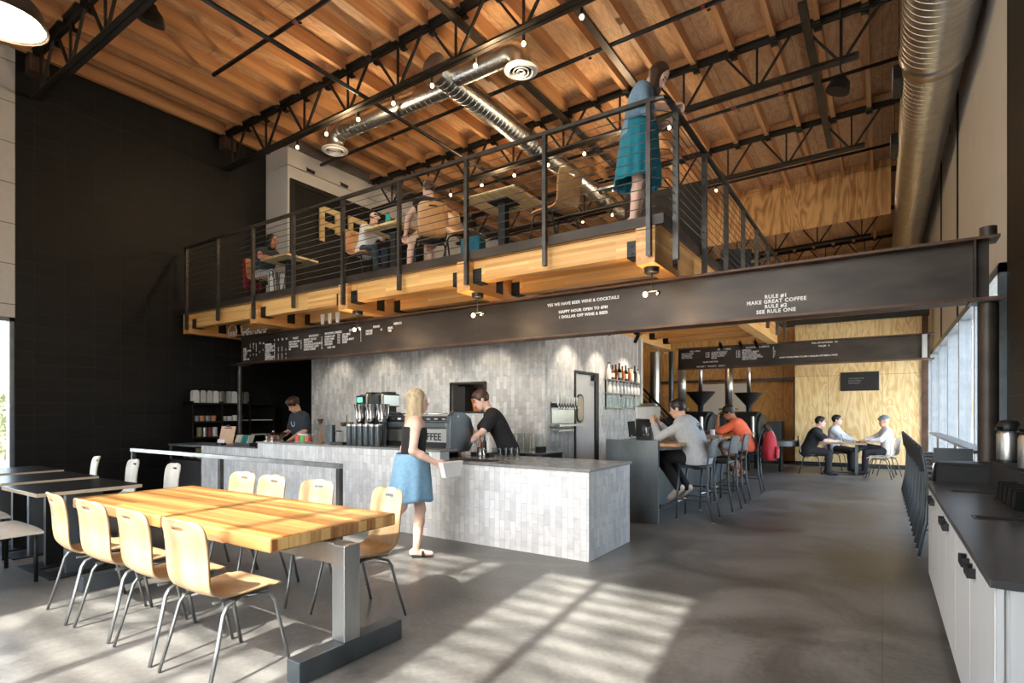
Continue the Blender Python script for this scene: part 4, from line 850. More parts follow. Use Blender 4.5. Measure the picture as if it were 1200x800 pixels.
for i in range(12): b.box((-.41, -.033, .025 + i * .037), (.41, -.0302, .04 + i * .037))
b.obj('grooves', MT['blkm'], t)
for i, s in enumerate(('WELCOME IN THE', 'PATIO IS OPEN', 'PLEASE ENJOY')): text(s, .042, (-.25, -.0335, .31 - i * .06), t, mat=col('dullwhite', (.35, .35, .34)))
# sliding door, dark cabinet, roasters, stair behind the bar
t = thing('sliding_door', 'wide plywood sliding door on a steel track in the far wall', 'door', (0, 18.29, 0)); MB().box((-5.3, -.07, .02), (-2.16, -.02, 2.30)).obj('door_leaf', MT['ply_dark'], t); MB().box((-6.6, -.10, 2.40), (-1.98 - .1, -.01, 2.48)).obj('track', MT['rail'], t); MB().box((-2.155, -.08, .02), (-2.085, -.015, 2.33)).obj('edge_strip', MT['blk'], t)
bb_ = MB()
for i in range(9): bb_.lathe([(.012, 0), (.012, .006)], (-2.12, -.08, .2 + i * .24), 8, (0, -1, 0))
bb_.obj('edge_bolts', MT['inox'], t)
struct('trim_6', MB().box((-4.9, 18.2, .9), (-3.4, 18.215, 2.34)), MT['white'])
t = thing('steel_cabinet', 'low dark steel cabinet in front of the sliding door', 'cabinet', (-2.80, 17.6, 0)); MB().box((-.42, -.3, .06), (.42, .3, 1.2)).obj('body', MT['bluesteel'], t, bev=.004); MB().box((-.4, -.28, 0), (.4, .28, .0595)).obj('plinth', MT['blk'], t); MB().box((-.1, -.34, .52), (.36, -.301, .55)).obj('pull', MT['inox'], t)
def roaster(label, x, y, rz, s=1.):
    t = thing('coffee_roaster', label, 'coffee roaster', (x, y, 0), rz, 'coffee roasters')
    for dx in (-.3, .3):
        for dy in (-.35, .35): MB().box((dx - .04, dy - .04, 0), (dx + .04, dy + .04, .6)).obj('leg', MT['blk'], t)
    MB().lathe([(.42, -.5), (.45, -.48), (.45, .48), (.42, .5)], (0, 0, 1.02), 24, (1, 0, 0)).obj('drum', MT['blkm'], t, True)
    MB().box((-.42, -.40, .60), (.42, .40, .70)).obj('frame', MT['bluesteel'], t)
    MB().lathe([(.40, .5), (.40, .56), (.15, .60)], (0, 0, 1.02), 24, (1, 0, 0)).obj('front_plate', MT['blk'], t, True)
    MB().lathe([(.06, 1.44), (.07, 1.62), (.33, 1.92), (.34, 1.95), (.30, 1.94)], (.22, 0, 0), 20).obj('hopper', MT['blk'], t, True)
    MB().lathe([(.38, 0), (.42, .02), (.42, .14), (.38, .15)], (.98, 0, .62), 24).obj('cooling_tray', MT['bluesteel'], t, True); MB().lathe([(.05, 0), (.05, .618)], (.98, 0, 0), 12).obj('tray_post', MT['blk'], t)
    MB().tube([(-.3, .1, 1.4), (-.3, .1, 2.9)], .10, 16).obj('flue', MT['galv'], t, 'all'); MB().tube([(.62, 0, 1.15), (.75, 0, .95), (.82, 0, .80)], .06, 10).obj('chute', MT['inox'], t, 'all')
    MB().box((-.38, -.46, 1.50), (.1, -.42, 1.56)).obj('wood_trim', MT['slab'], t); MB().tube([(.22, 0, 1.96), (.22, 0, 2.9)], .045, 12).obj('feed_pipe', MT['galv'], t, 'all')
    MB().box((-.5, -.52, .72), (-.2, -.405, 1.3)).obj('control_box', MT['bluesteel'], t); MB().tube([(.45, -.46, .7), (.45, -.5, 1.35)], .045, 10).obj('pillar', MT['inox'], t)
    return t
roaster('black coffee roaster with a wide funnel hopper, nearer the bar, behind the hooded figure', -3.9, 13.9, -.15)
roaster('black coffee roaster behind the head of the person in orange', -3.05, 15.2, -.1)
tag(MB().tube([(-4.72, 13.6, 1.6), (-4.72, 13.6, 2.95)], .13, 18).box((-4.86, 13.46, 0), (-4.58, 13.74, 1.62)).obj('dust_collector', MT['galv'], None, True), 'fat silver flue left of the roasters', 'flue')
tag(MB().tube([(-4.35, 13.7, 0), (-4.35, 13.7, 2.95)], .06, 14).obj('vent_pipe', MT['bluesteel'], None, True), 'slim dark pipe between the silver flue and the roaster', 'pipe')
t = thing('steel_stair', 'dark steel stair with railings climbing left behind the bar', 'stairs', (0, 0, 0))
for y in (12.0, 12.9): MB().bar((-3.75, y, .1), (-6.4, y, 2.8), .05, .24).obj('stringer', MT['blk'], t)
for i in range(13): MB().box((-3.98 - i * .19, 12.03, .27 + i * .193), (-3.74 - i * .19, 12.87, .30 + i * .193)).obj('tread', MT['blkm'], t)
for y in (12.0, 12.9):
    for k in range(5): MB().bar((-3.7, y, .45 + k * .12), (-5.75, y, 2.52 + k * .12), .02, .02 if k < 4 else .05).obj('stair_rail', MT['blk'], t)
    for i in range(3): MB().box((-3.72 - i * .9, y - .02, .2 + i * .914), (-3.68 - i * .9, y + .02, .92 + i * .914)).obj('stair_post', MT['blk'], t)
struct('wall_far', MB().box((-9.3, 14.9, 0), (-5.1, 15.0, 3.2)), MT['ply_dark'])
# ------------------------------------------------------------------ ducts
def duct(b, p0, p1, r, ring=.12, n=32, rh=.0042, rw=.007):
    p0, p1 = Vector(p0), Vector(p1); L = (p1 - p0).length; k = ring; ax = (p1 - p0).normalized(); b.lathe([(r, 0), (r, L)], p0, n, ax)
    while k < L - rw: b.lathe([(r + .0004, -.0045), (r + rh, -.002), (r + rh, .002), (r + .0004, .0045)], p0 + ax * k, n, ax, False); k += ring
    return b
t = thing('spiral_duct', 'large galvanised spiral duct running high along the right wall', 'duct', (.60, 0, 6.40))
duct(MB(), (0, .3, 0), (0, 9.4, 0), .40, .13, 40).obj('duct_run', MT['galv'], t, True)
MB().lathe([(.40, 0), (.415, .02), (.415, .1), (.37, .3), (.36, .34)], (0, 9.401, 0), 40, (0, 1, 0)).obj('reducer', MT['galv'], t, True)
duct(MB(), (0, 9.742, 0), (0, 23.9, 0), .36, .13, 40).obj('duct_run', MT['galv'], t, True)
for y in (4.6, 7.2, 10.2, 12.6):
    MB().box((-.47, y - .32, -.10), (-.36, y + .32, .10)).obj('side_register', MT['blk'], t); MB().box((-.478, y - .30, -.085), (-.4705, y + .30, .085)).obj('register_grille', MT['white'], t)
for y in (3.0, 6.05, 9.3, 12.6):
    MB().tube([(-.41, y, .0), (-.41, y, ceil_z(.2) - 6.40 - .01)], .006, 6).obj('hanger_rod', MT['blk'], t); MB().tube([(.405, y, .0), (.405, y, ceil_z(1) - 6.40 - .01)], .006, 6).obj('hanger_rod', MT['blk'], t)
t = thing('branching_duct', 'silver spiral duct with two elbow branches running back through the trusses', 'duct', (-5.75, 0, 6.72))
duct(MB(), (0, 6.56, 0), (0, 13.9, 0), .185, .11, 28).obj('main_run', MT['galv'], t, True)
MB().lathe([(.235, 0), (.235, .03), (.19, .04)], (0, 6.50, 0), 28, (0, 1, 0)).obj('end_cap', MT['galv'], t, True)
duct(MB(), (-.18, 7.05, .035), (-2.75, 7.05, .035), .15, .11, 28).obj('left_branch', MT['galv'], t, True)
duct(MB(), (.18, 6.86, -.0), (1.15, 6.86, -.0), .15, .11, 28).obj('right_branch', MT['galv'], t, True)
duct(MB(), (.18, 12.2, -.0), (1.7, 12.2, -.0), .12, .11, 20).obj('rear_branch', MT['galv'], t, True)
def elbow(x, y, s, dz=0.):
    pts = [(x + s * .22 * math.sin(a), y, dz - .22 * (1 - math.cos(a))) for a in [i * PI / 16 for i in range(9)]]
    MB().tube(pts + [(x + s * .22, y, dz - .27)], .158, 24).obj('elbow', MT['galv'], t, True)
    return (x + s * .22, y, dz - .27)
for q in (elbow(-2.75, 7.05, -1, .035), elbow(1.15, 6.86, 1)):
    MB().lathe([(.16, 0), (.24, -.03), (.245, -.045), (.19, -.05)], q, 28).obj('diffuser', MT['paper'], t, True)
    b = MB()
    for r in (.17, .11, .055): b.lathe([(r, -.045), (r + .012, -.075), (r + .004, -.078), (r - .02, -.05)], q, 24)
    b.obj('diffuser_cone', MT['paper'], t, True)
# ------------------------------------------------------------------ bulbs, lamps
def bulb_lamp(label, x, y, z, grp, energy=None):
    t = thing('festoon_bulb', label, 'light bulb', (x, y, z), 0, grp)
    MB().lathe([(.022, .005), (.022, .085), (.010, .10)], (0, 0, 0), 10).obj('socket', MT['blk'], t)
    MB().ell((0, 0, -.028), (.028, .028, .032), 12, 8).obj('bulb', MT['bulb'], t, 'all')
    return t
def plight(x, y, z, e, r=.04, c=(1, .72, .42)):
    l = bpy.data.lights.new('lamp_light', 'POINT'); l.energy = e; l.shadow_soft_size = r; l.color = c
    o = bpy.data.objects.new('lamp_light', l); COL.objects.link(o); o.location = (x, y, z)
for y, xs_ in ((6.25, [-8.75, -7.95, -7.15, -6.35, -5.55, -4.75, -3.95, -3.1]), (9.5, [-7.9, -7.05, -6.23, -5.44, -4.66, -3.85, -3.05]), (12.75, [-6.3, -5.5, -4.7, -3.9, -3.05])):
    for x in xs_:
        bulb_lamp('small glowing round bulb in the string below the ' + {6.25: 'truss over the mezzanine front', 9.5: 'truss the branching duct passes through', 12.75: 'truss before the plywood fascia'}[y], x, y, ceil_z(x) - 1.055, 'bulbs under the truss at %s' % {6.25: 'the mezzanine front', 9.5: 'mid mezzanine', 12.75: 'the fascia'}[y])
for y, x in ((6.25, -7.5), (6.25, -4.5), (9.5, -6.6), (9.5, -3.9), (12.75, -4.6)): plight(x, y, ceil_z(x) - 1.15, BULB, .05)
t = thing('caged_pendant', 'large caged dome pendant lamp, lit, at the upper left corner', 'pendant lamp', (-6.05, 1.52, 4.65))
MB().lathe([(.31, 0), (.305, .05), (.265, .15), (.18, .25), (.10, .31), (.08, .42), (.02, .44)], (0, 0, 0), 32, cap=False).obj('dome_shade', MT['steel'], t, True)
MB().lathe([(.29, .012), (.285, .018)], (0, 0, 0), 32).obj('diffuser', MT['lampglow'], t, True)
b = MB()
for k in range(4):
    a = k * PI / 4; b.tube([(math.cos(a) * .295 * u, math.sin(a) * .295 * u, -.05 * (1 - u * u) - .004) for u in (-1, -.6, -.2, .2, .6, 1)], .004, 5)
for r, z in ((.10, -.052), (.21, -.032), (.30, -.003)): b.tube([(math.cos(i * PI / 12) * r, math.sin(i * PI / 12) * r, z) for i in range(25)], .004, 5, False)
b.obj('wire_cage', MT['rust'], t); MB().tube([(0, 0, .44), (0, 0, ceil_z(-6.05) - 4.65 - .005)], .012, 8).obj('stem', MT['blk'], t)
plight(-6.05, 1.52, 4.55, 60, .2, (1, .85, .65))
def high_bay(label, x, y, z):
    t = thing('high_bay_lamp', label, 'pendant lamp', (x, y, z), 0, 'small black dome lamps')
    R = Matrix.Rotation(.35, 3, 'Y')
    b = MB().lathe([(.16, -.12), (.155, -.08), (.12, .02), (.06, .07), (.03, .12)], (0, 0, 0), 20); b.v = [tuple(R @ Vector(v)) for v in b.v]; b.obj('dome_shade', MT['blk'], t, True)
    MB().tube([(.03, 0, .10), (.0, 0, .2), (0, 0, ceil_z(x) - z - .005)], .012, 8).obj('stem', MT['blk'], t); MB().lathe([(.06, 0), (.06, -.02)], (0, 0, ceil_z(x) - z - .003), 14).obj('canopy', MT['blk'], t)
high_bay('small black dome lamp on a stem at the upper left, unlit', -8.2, 3.62, 6.80); high_bay('small black dome lamp hanging under the truss near the big wall duct', -.50, 9.25, 6.14)
for i, (x, y) in enumerate(((-8.64, 5.60), (-6.42, 5.60), (-4.22, 5.60), (-1.98, 5.60))):
    if i == 0: continue
    t = thing('pendant_light', ('', 'twin-bulb pendant under the girder end left of the lettered happy hour lines', 'twin-bulb pendant under the girder end in the middle of the mezzanine front', 'twin-bulb pendant under the corner girder of the mezzanine')[i], 'pendant light', (x, y, 2.925), 0, 'twin-bulb pendants')
    MB().lathe([(.075, 0), (.075, -.05), (.068, -.055)], (0, 0, 0), 20).obj('canopy', MT['blk'], t, True); MB().tube([(0, 0, -.05), (0, 0, -.24)], .007, 8).obj('rod', MT['blk'], t); MB().tube([(-.06, 0, -.24), (.06, 0, -.24)], .009, 8).obj('crossbar', MT['blk'], t)
    for s in (-1, 1): MB().ell((s * .07, 0, -.265), (.024, .024, .028)).obj('bulb', MT['bulb'] if s < 0 else MT['chrome'], t, 'all')
    plight(x, y - .05, 2.62, 6, .03)
def track_spot(label, x, y, z, d, g):
    t = thing('track_spotlight', label, 'spotlight', (x, y, z), 0, g); d = Vector(d).normalized()
    MB().lathe([(.035, 0), (.035, .16), (.03, .165)], (0, 0, 0), 14, d).obj('can', MT['blk'], t, True); MB().lathe([(.012, 0), (.012, .05)], -d * .001 + Vector((0, 0, 0)), 8, (0, 0, 1)).obj('mount', MT['blk'], t)
for i, y in enumerate((7.6, 8.5)): track_spot(('left', 'right')[i] + ' of two black can spotlights on the white wall above the black opening', -10.30, y, 6.66, (.5, .55, -.3), 'can spotlights upstairs')
for i, y in enumerate((7.7, 8.7, 9.9)): track_spot(('first', 'second', 'third')[i] + ' black can spotlight above the tiled side wall, counting from the bar', -3.75, y, 2.88, (-.5, .2, -.8), 'can spotlights over the bar side'); 
for i, x in enumerate((-2.9, -2.5, -2.2)): track_spot(('left', 'middle', 'right')[i] + ' of three black can spotlights below the mezzanine corner, over the drinks menu', x, 12.45, 2.92, (.35, -.3, -.8), 'can spotlights over the drinks menu')
for i, y in enumerate((7.8, 8.9, 10.1)):
    l = bpy.data.lights.new('spot_light', 'SPOT'); l.energy = 22; l.spot_size = 1.5; l.spot_blend = .6; l.color = (1, .86, .7); l.shadow_soft_size = .04
    o = bpy.data.objects.new('spot_light', l); COL.objects.link(o); o.location = (-3.55, y, 2.74); o.rotation_euler = Vector((-.5, 0, -1)).to_track_quat('-Z', 'Y').to_euler()
for x in (-8.6, -7.4, -6.2, -5.0):
    track_spot('black can spotlight in the row over the bar behind the long beam', x, 6.75, 2.93, (0, .3, -.9), 'can spotlights over the bar')
    l = bpy.data.lights.new('spot_light', 'SPOT'); l.energy = 10; l.spot_size = 1.7; l.spot_blend = .6; l.color = (1, .88, .72); l.shadow_soft_size = .04
    o = bpy.data.objects.new('spot_light', l); COL.objects.link(o); o.location = (x, 6.6, 2.72); o.rotation_euler = Vector((0, .25, -1)).to_track_quat('-Z', 'Y').to_euler()
# ------------------------------------------------------------------ lettering on the beams (beam-local: x along, z up)
def put(s, x, z, size, par, y=-.0095, al='LEFT', wide=1., lead=1.): return text(s, size, (x, y, z), par, 'lettering', None, align=al, ext=.002, wide=wide, lead=lead, bold=.0015)
for s, z in (('RULE #1', 2.605), ('MAKE GREAT COFFEE', 2.555), ('RULE #2', 2.505), ('SEE RULE ONE', 2.455)): put(s, -.905, z, .052, mb, al='CENTER', wide=1.12)
put('YES WE HAVE BEER WINE & COCKTAILS', -3.09, 2.79, .052, mb, al='CENTER', wide=1.05); put('HAPPY HOUR OPEN TO 6PM', -3.08, 2.69, .05, mb, al='CENTER', wide=1.05); put('1 DOLLAR OFF WINE & BEER', -3.08, 2.625, .05, mb, al='CENTER', wide=1.05)
def block(x, z, lines, size, par, lead=1.): put('\n'.join(lines), x, z, size, par, lead=lead)
L1 = .048
block(-10.42, 2.665, ['DRIP', 'POUR OVER', 'COLD', 'ICED', 'TEA', 'ICED TEA'], L1, mb, .85)
for i, cx in enumerate((-10.20, -10.10, -10.0, -9.89, -9.78)): block(cx, 2.735 + (i % 2) * .01, [['S', '3', '', '4', '', '3'], ['M', '3', '4', '', '', '4'], ['L', '4', '4', '5', '', '4'], ['12', '', '', '', '4'], ['16', '', '', '5']][i], L1, mb, .85)
block(-9.70, 2.70, ['ESPRESSO', 'MACCHIATO', 'CORTADO', 'CAPPUCCINO', 'LATTE', 'MOCHA', 'AMERICANO', 'HOT CHOC'], L1, mb, .82)
for i, cx in enumerate((-9.42, -9.30, -9.19, -9.07)): block(cx, 2.77, [['4', '', '3', '3', '4', '4', '4', '5', '3', '4'], ['8', '', '', '', '4', '4', '', '5', '3', '4'], ['12', '', '', '', '5', '5', '', '6', '4', '5'], ['16', '', '', '', '', '5', '', '6', '', '5']][i], L1, mb, .82)
put('TOAST', -8.86, 2.76, .05, mb, wide=1.05); block(-8.97, 2.70, ['JAM & BUTTER', 'AVOCADO', 'CINNAMON', 'PB'], L1, mb, .9); block(-8.63, 2.70, ['4', '8', '5', '5'], L1, mb, .9)
put('BREAKFAST', -8.40, 2.765, .05, mb, wide=1.05); block(-8.54, 2.71, ['BREKKY TACOS', 'EGG BOWL', 'GRANOLA & YOGURT', 'OVERNIGHT OATS', 'HAM & CHEESE'], L1, mb, .9); block(-8.06, 2.71, ['7', '9', '8', '7', '8'], L1, mb, .9)
put('SEASONAL DRINKS', -7.97, 2.775, .05, mb, wide=1.02); block(-7.97, 2.72, ['HONEY LAV', 'ROSE CHAI', 'MATCHA', 'GOLDEN'], L1, mb, .9); block(-7.64, 2.73, ['5 6', '5 6', '5 6', '5 6'], L1, mb, .9); put('ICED +.50', -7.90, 2.535, .045, mb)
put('EXTRAS', -7.35, 2.78, .05, mb); block(-7.52, 2.725, ['ALT MILK', 'SYRUP', 'EXTRA SHOT', 'WHIP'], L1, mb, .9); block(-7.08, 2.725, ['1', '1', '1', '1'], L1, mb, .9)
put('BEANS', -6.78, 2.79, .05, mb); block(-6.95, 2.735, ['HOUSE', 'DECAF'], L1, mb, .9); put('16', -6.62, 2.735, L1, mb); put('MERCH', -6.32, 2.80, .05, mb); block(-6.45, 2.745, ['MUG', 'TEE'], L1, mb, .9)
for s, x, z in (('BEER', -4.40, 2.87), ('RED WINE', -3.78, 2.865), ('WHITE WINE', -3.16, 2.87), ('COCKTAILS & SPIRITS', -2.55, 2.875)): put(s, x, z, .05, mb2, al='LEFT')
block(-4.04, 2.81, ['PALE ALE', 'PILSNER', 'IPA', 'STOUT', 'CIDER', 'SELTZER'], L1, mb2, .9) if False else None
block(-3.98, 2.81, ['PINOT NOIR', 'CABERNET', 'RED BLEND'], .05, mb2, .9); block(-3.42, 2.81, ['9 34', '9 36', '8 30'], .05, mb2, .9)
block(-3.29, 2.81, ['CHARDONNAY', 'PINOT GRIGIO', 'SAUV BLANC', 'ROSE'], .05, mb2, .85); block(-2.75, 2.81, ['9 34', '8 32', '9 34', '8 30'], .05, mb2, .85)
block(-2.62, 2.82, ['MIMOSA', 'BLOODY MARY', 'IRISH COFFEE', 'OLD FASHIONED', 'ESPRESSO MARTINI', 'GIN & TONIC'], .05, mb2, .8); block(-1.99, 2.84, ['8', '9', '10', '11', '11', '9'], .05, mb2, .8)
put('GLASS / BOTTLE', -3.48, 2.60, .046, mb2); put('RADLER 7   TECATE 5   CIDER 7', -3.62, 2.50, .046, mb2); put('HAPPY HOUR OPEN TO 6PM 1 DOLLAR OFF BEER & WINE', -1.86, 2.62, .042, mb2, wide=1.)
put('FULL OF NOTHING   5/6', -1.24, 2.89, .044, mb2); put('TALLER   8', -1.12, 2.82, .044, mb2)
# white line-drawn cup signs standing on the beam
t = thing('cup_sign', 'white line sign of three cups under an arch, far left on the beam', 'sign', (-10.62, 6.125, 2.928))
pts = [(.16 * math.cos(a), 0, .06 + .17 * math.sin(a)) for a in [PI * i / 12 for i in range(13)]]; MB().tube(pts, .011, 6).obj('arch', MT['letter'], t)
for dx in (-.10, 0, .10): MB().tube([(dx - .032, 0, .10), (dx - .03, 0, .03), (dx, 0, .005), (dx + .03, 0, .03), (dx + .032, 0, .10)], .011, 6).obj('cup_outline', MT['letter'], t)
t = thing('cup_sign', 'white line sign of tilted cups and steam beside the arch, on the long beam', 'sign', (-9.95, 6.125, 2.928))
MB().tube([(-.38, 0, .17), (-.34, 0, .14), (-.34, 0, .06), (-.2, 0, .07), (-.1, 0, .12)], .011, 6).obj('spout_line', MT['letter'], t)
for dx in (-.30, -.16, -.02, .14, .27, .40): MB().tube([(dx - .035, 0, .06), (dx - .02, 0, -.0), (dx + .02, 0, .0), (dx + .04, 0, .07), (dx + .07, 0, .05)], .011, 6).obj('cup_outline', MT['letter'], t)
t = thing('cup_sign', 'three tall white cup shapes standing on the long beam above the seasonal drinks list', 'sign', (-7.7, 6.125, 2.928))
for dx in (-.19, 0, .19): MB().prism([(dx - .03, .0), (dx + .03, 0), (dx + .045, .17), (dx - .045, .17)], -.01, .01, 'xz').obj('tall_cup', MT['letter'], t)
# ------------------------------------------------------------------ figures: one continuous surface each, from blended limbs
V = Vector
def nets(f, org, h):
    """surface nets over a scalar field, numpy only"""
    ins = f < 0; nx, ny, nz = f.shape
    c = [(i, j, k) for i in (0, 1) for j in (0, 1) for k in (0, 1)]
    sl = lambda a, o: a[o[0]:nx - 1 + o[0], o[1]:ny - 1 + o[1], o[2]:nz - 1 + o[2]]
    s = sum(sl(ins, o).astype(np.int8) for o in c); act = (s > 0) & (s < 8); idx = np.argwhere(act)
    ids = -np.ones(act.shape, np.int64); ids[act] = np.arange(len(idx))
    pos = np.zeros((len(idx), 3)); cnt = np.zeros(len(idx))
    I, J, K = idx.T
    val = {o: f[I + o[0], J + o[1], K + o[2]] for o in c}
    for a in c:
        for d in range(3):
            if a[d]: continue
            b = list(a); b[d] = 1; b = tuple(b); va, vb = val[a], val[b]; m = (va < 0) != (vb < 0)
            t = np.where(m, va / np.where(va == vb, 1, va - vb), 0)
            p = np.array(a, float)[None] + np.eye(3)[d][None] * t[:, None]
            pos[m] += p[m]; cnt[m] += 1
    pos = (pos / cnt[:, None] + idx) * h + np.array(org)[None]
    F = []
    for d in range(3):
        e = [slice(None)] * 3; e[d] = slice(0, -1); g = [slice(None)] * 3; g[d] = slice(1, None)
        a, b = ins[tuple(e)], ins[tuple(g)]; q = np.argwhere(a != b)
        u, v = [x for x in range(3) if x != d]
        q = q[(q[:, u] > 0) & (q[:, v] > 0) & (q[:, u] < f.shape[u] - 1) & (q[:, v] < f.shape[v] - 1)]
        def at(du, dv):
            r = q.copy(); r[:, u] += du; r[:, v] += dv; return ids[r[:, 0], r[:, 1], r[:, 2]]
        quad = np.stack([at(-1, -1), at(0, -1), at(0, 0), at(-1, 0)], 1)
        fl = a[tuple(q.T)]; 
        if d == 1: fl = ~fl
        quad[~fl] = quad[~fl][:, ::-1]; F.append(quad)
    F = np.concatenate(F); F = F[(F >= 0).all(1)]
    return pos, F
def field_mesh(prims, h, cuts=(), subs=()):
    """prims: ('c',a,b,ra,rb,k) tapered limb or ('e',centre,radii,R,k) ellipsoid; cuts: (point, outward normal)"""
    lo = np.full(3, 1e9); hi = -lo; bb = []
    for p in prims:
        if p[0] == 'c': a, b = np.array(p[1]), np.array(p[2]); r = max(p[3], p[4]); l, u = np.minimum(a, b) - r, np.maximum(a, b) + r
        else: a = np.array(p[1]); r = max(p[2]); l, u = a - r, a + r
        bb.append((l, u)); lo = np.minimum(lo, l); hi = np.maximum(hi, u)
    lo = lo - 3 * h; n = np.ceil((hi - lo) / h).astype(int) + 4
    f = np.full(n, .5, np.float32)
    for p, (l, u) in zip(prims, bb):
        k = p[-1]; m = k + 2 * h
        i0 = np.maximum(((l - m - lo) / h).astype(int), 0); i1 = np.minimum(((u + m - lo) / h).astype(int) + 2, n)
        X, Y, Z = np.meshgrid(*[np.arange(a, b) * h + o for a, b, o in zip(i0, i1, lo)], indexing='ij', sparse=True)
        if p[0] == 'c':
            a, b = np.array(p[1]), np.array(p[2]); ab = b - a; L = max(ab @ ab, 1e-9)
            t = np.clip(((X - a[0]) * ab[0] + (Y - a[1]) * ab[1] + (Z - a[2]) * ab[2]) / L, 0, 1)
            d = np.sqrt((X - a[0] - t * ab[0]) ** 2 + (Y - a[1] - t * ab[1]) ** 2 + (Z - a[2] - t * ab[2]) ** 2) - (p[3] + t * (p[4] - p[3]))
        else:
            R = np.array(p[3]); c0 = p[1]; X, Y, Z = X - c0[0], Y - c0[1], Z - c0[2]
            q = [R[0, i] * X + R[1, i] * Y + R[2, i] * Z for i in range(3)]; r = p[2]
            k0 = np.sqrt((q[0] / r[0]) ** 2 + (q[1] / r[1]) ** 2 + (q[2] / r[2]) ** 2); k1 = np.sqrt((q[0] / r[0] ** 2) ** 2 + (q[1] / r[1] ** 2) ** 2 + (q[2] / r[2] ** 2) ** 2) + 1e-6
            d = k0 * (k0 - 1) / k1
        s = tuple(slice(a, b) for a, b in zip(i0, i1)); o = f[s]
        hh = np.clip(.5 + .5 * (o - d) / k, 0, 1); f[s] = o * (1 - hh) + d * hh - k * hh * (1 - hh)
    if cuts:
        X, Y, Z = np.meshgrid(*[np.arange(m) * h + o for m, o in zip(n, lo)], indexing='ij', sparse=True)
        for pt, nm in cuts: f = np.maximum(f, ((X - pt[0]) * nm[0] + (Y - pt[1]) * nm[1] + (Z - pt[2]) * nm[2]).astype(np.float32))
    return nets(f, lo, h)
def fobj(name, prims, h, mat, par, cuts=(), label=None):
    v, q = field_mesh(prims, h, cuts); me = bpy.data.meshes.new(name); me.from_pydata(v.tolist(), [], q.tolist()); me.update()
    return link(name, me, mat, par, 'all', label=label)
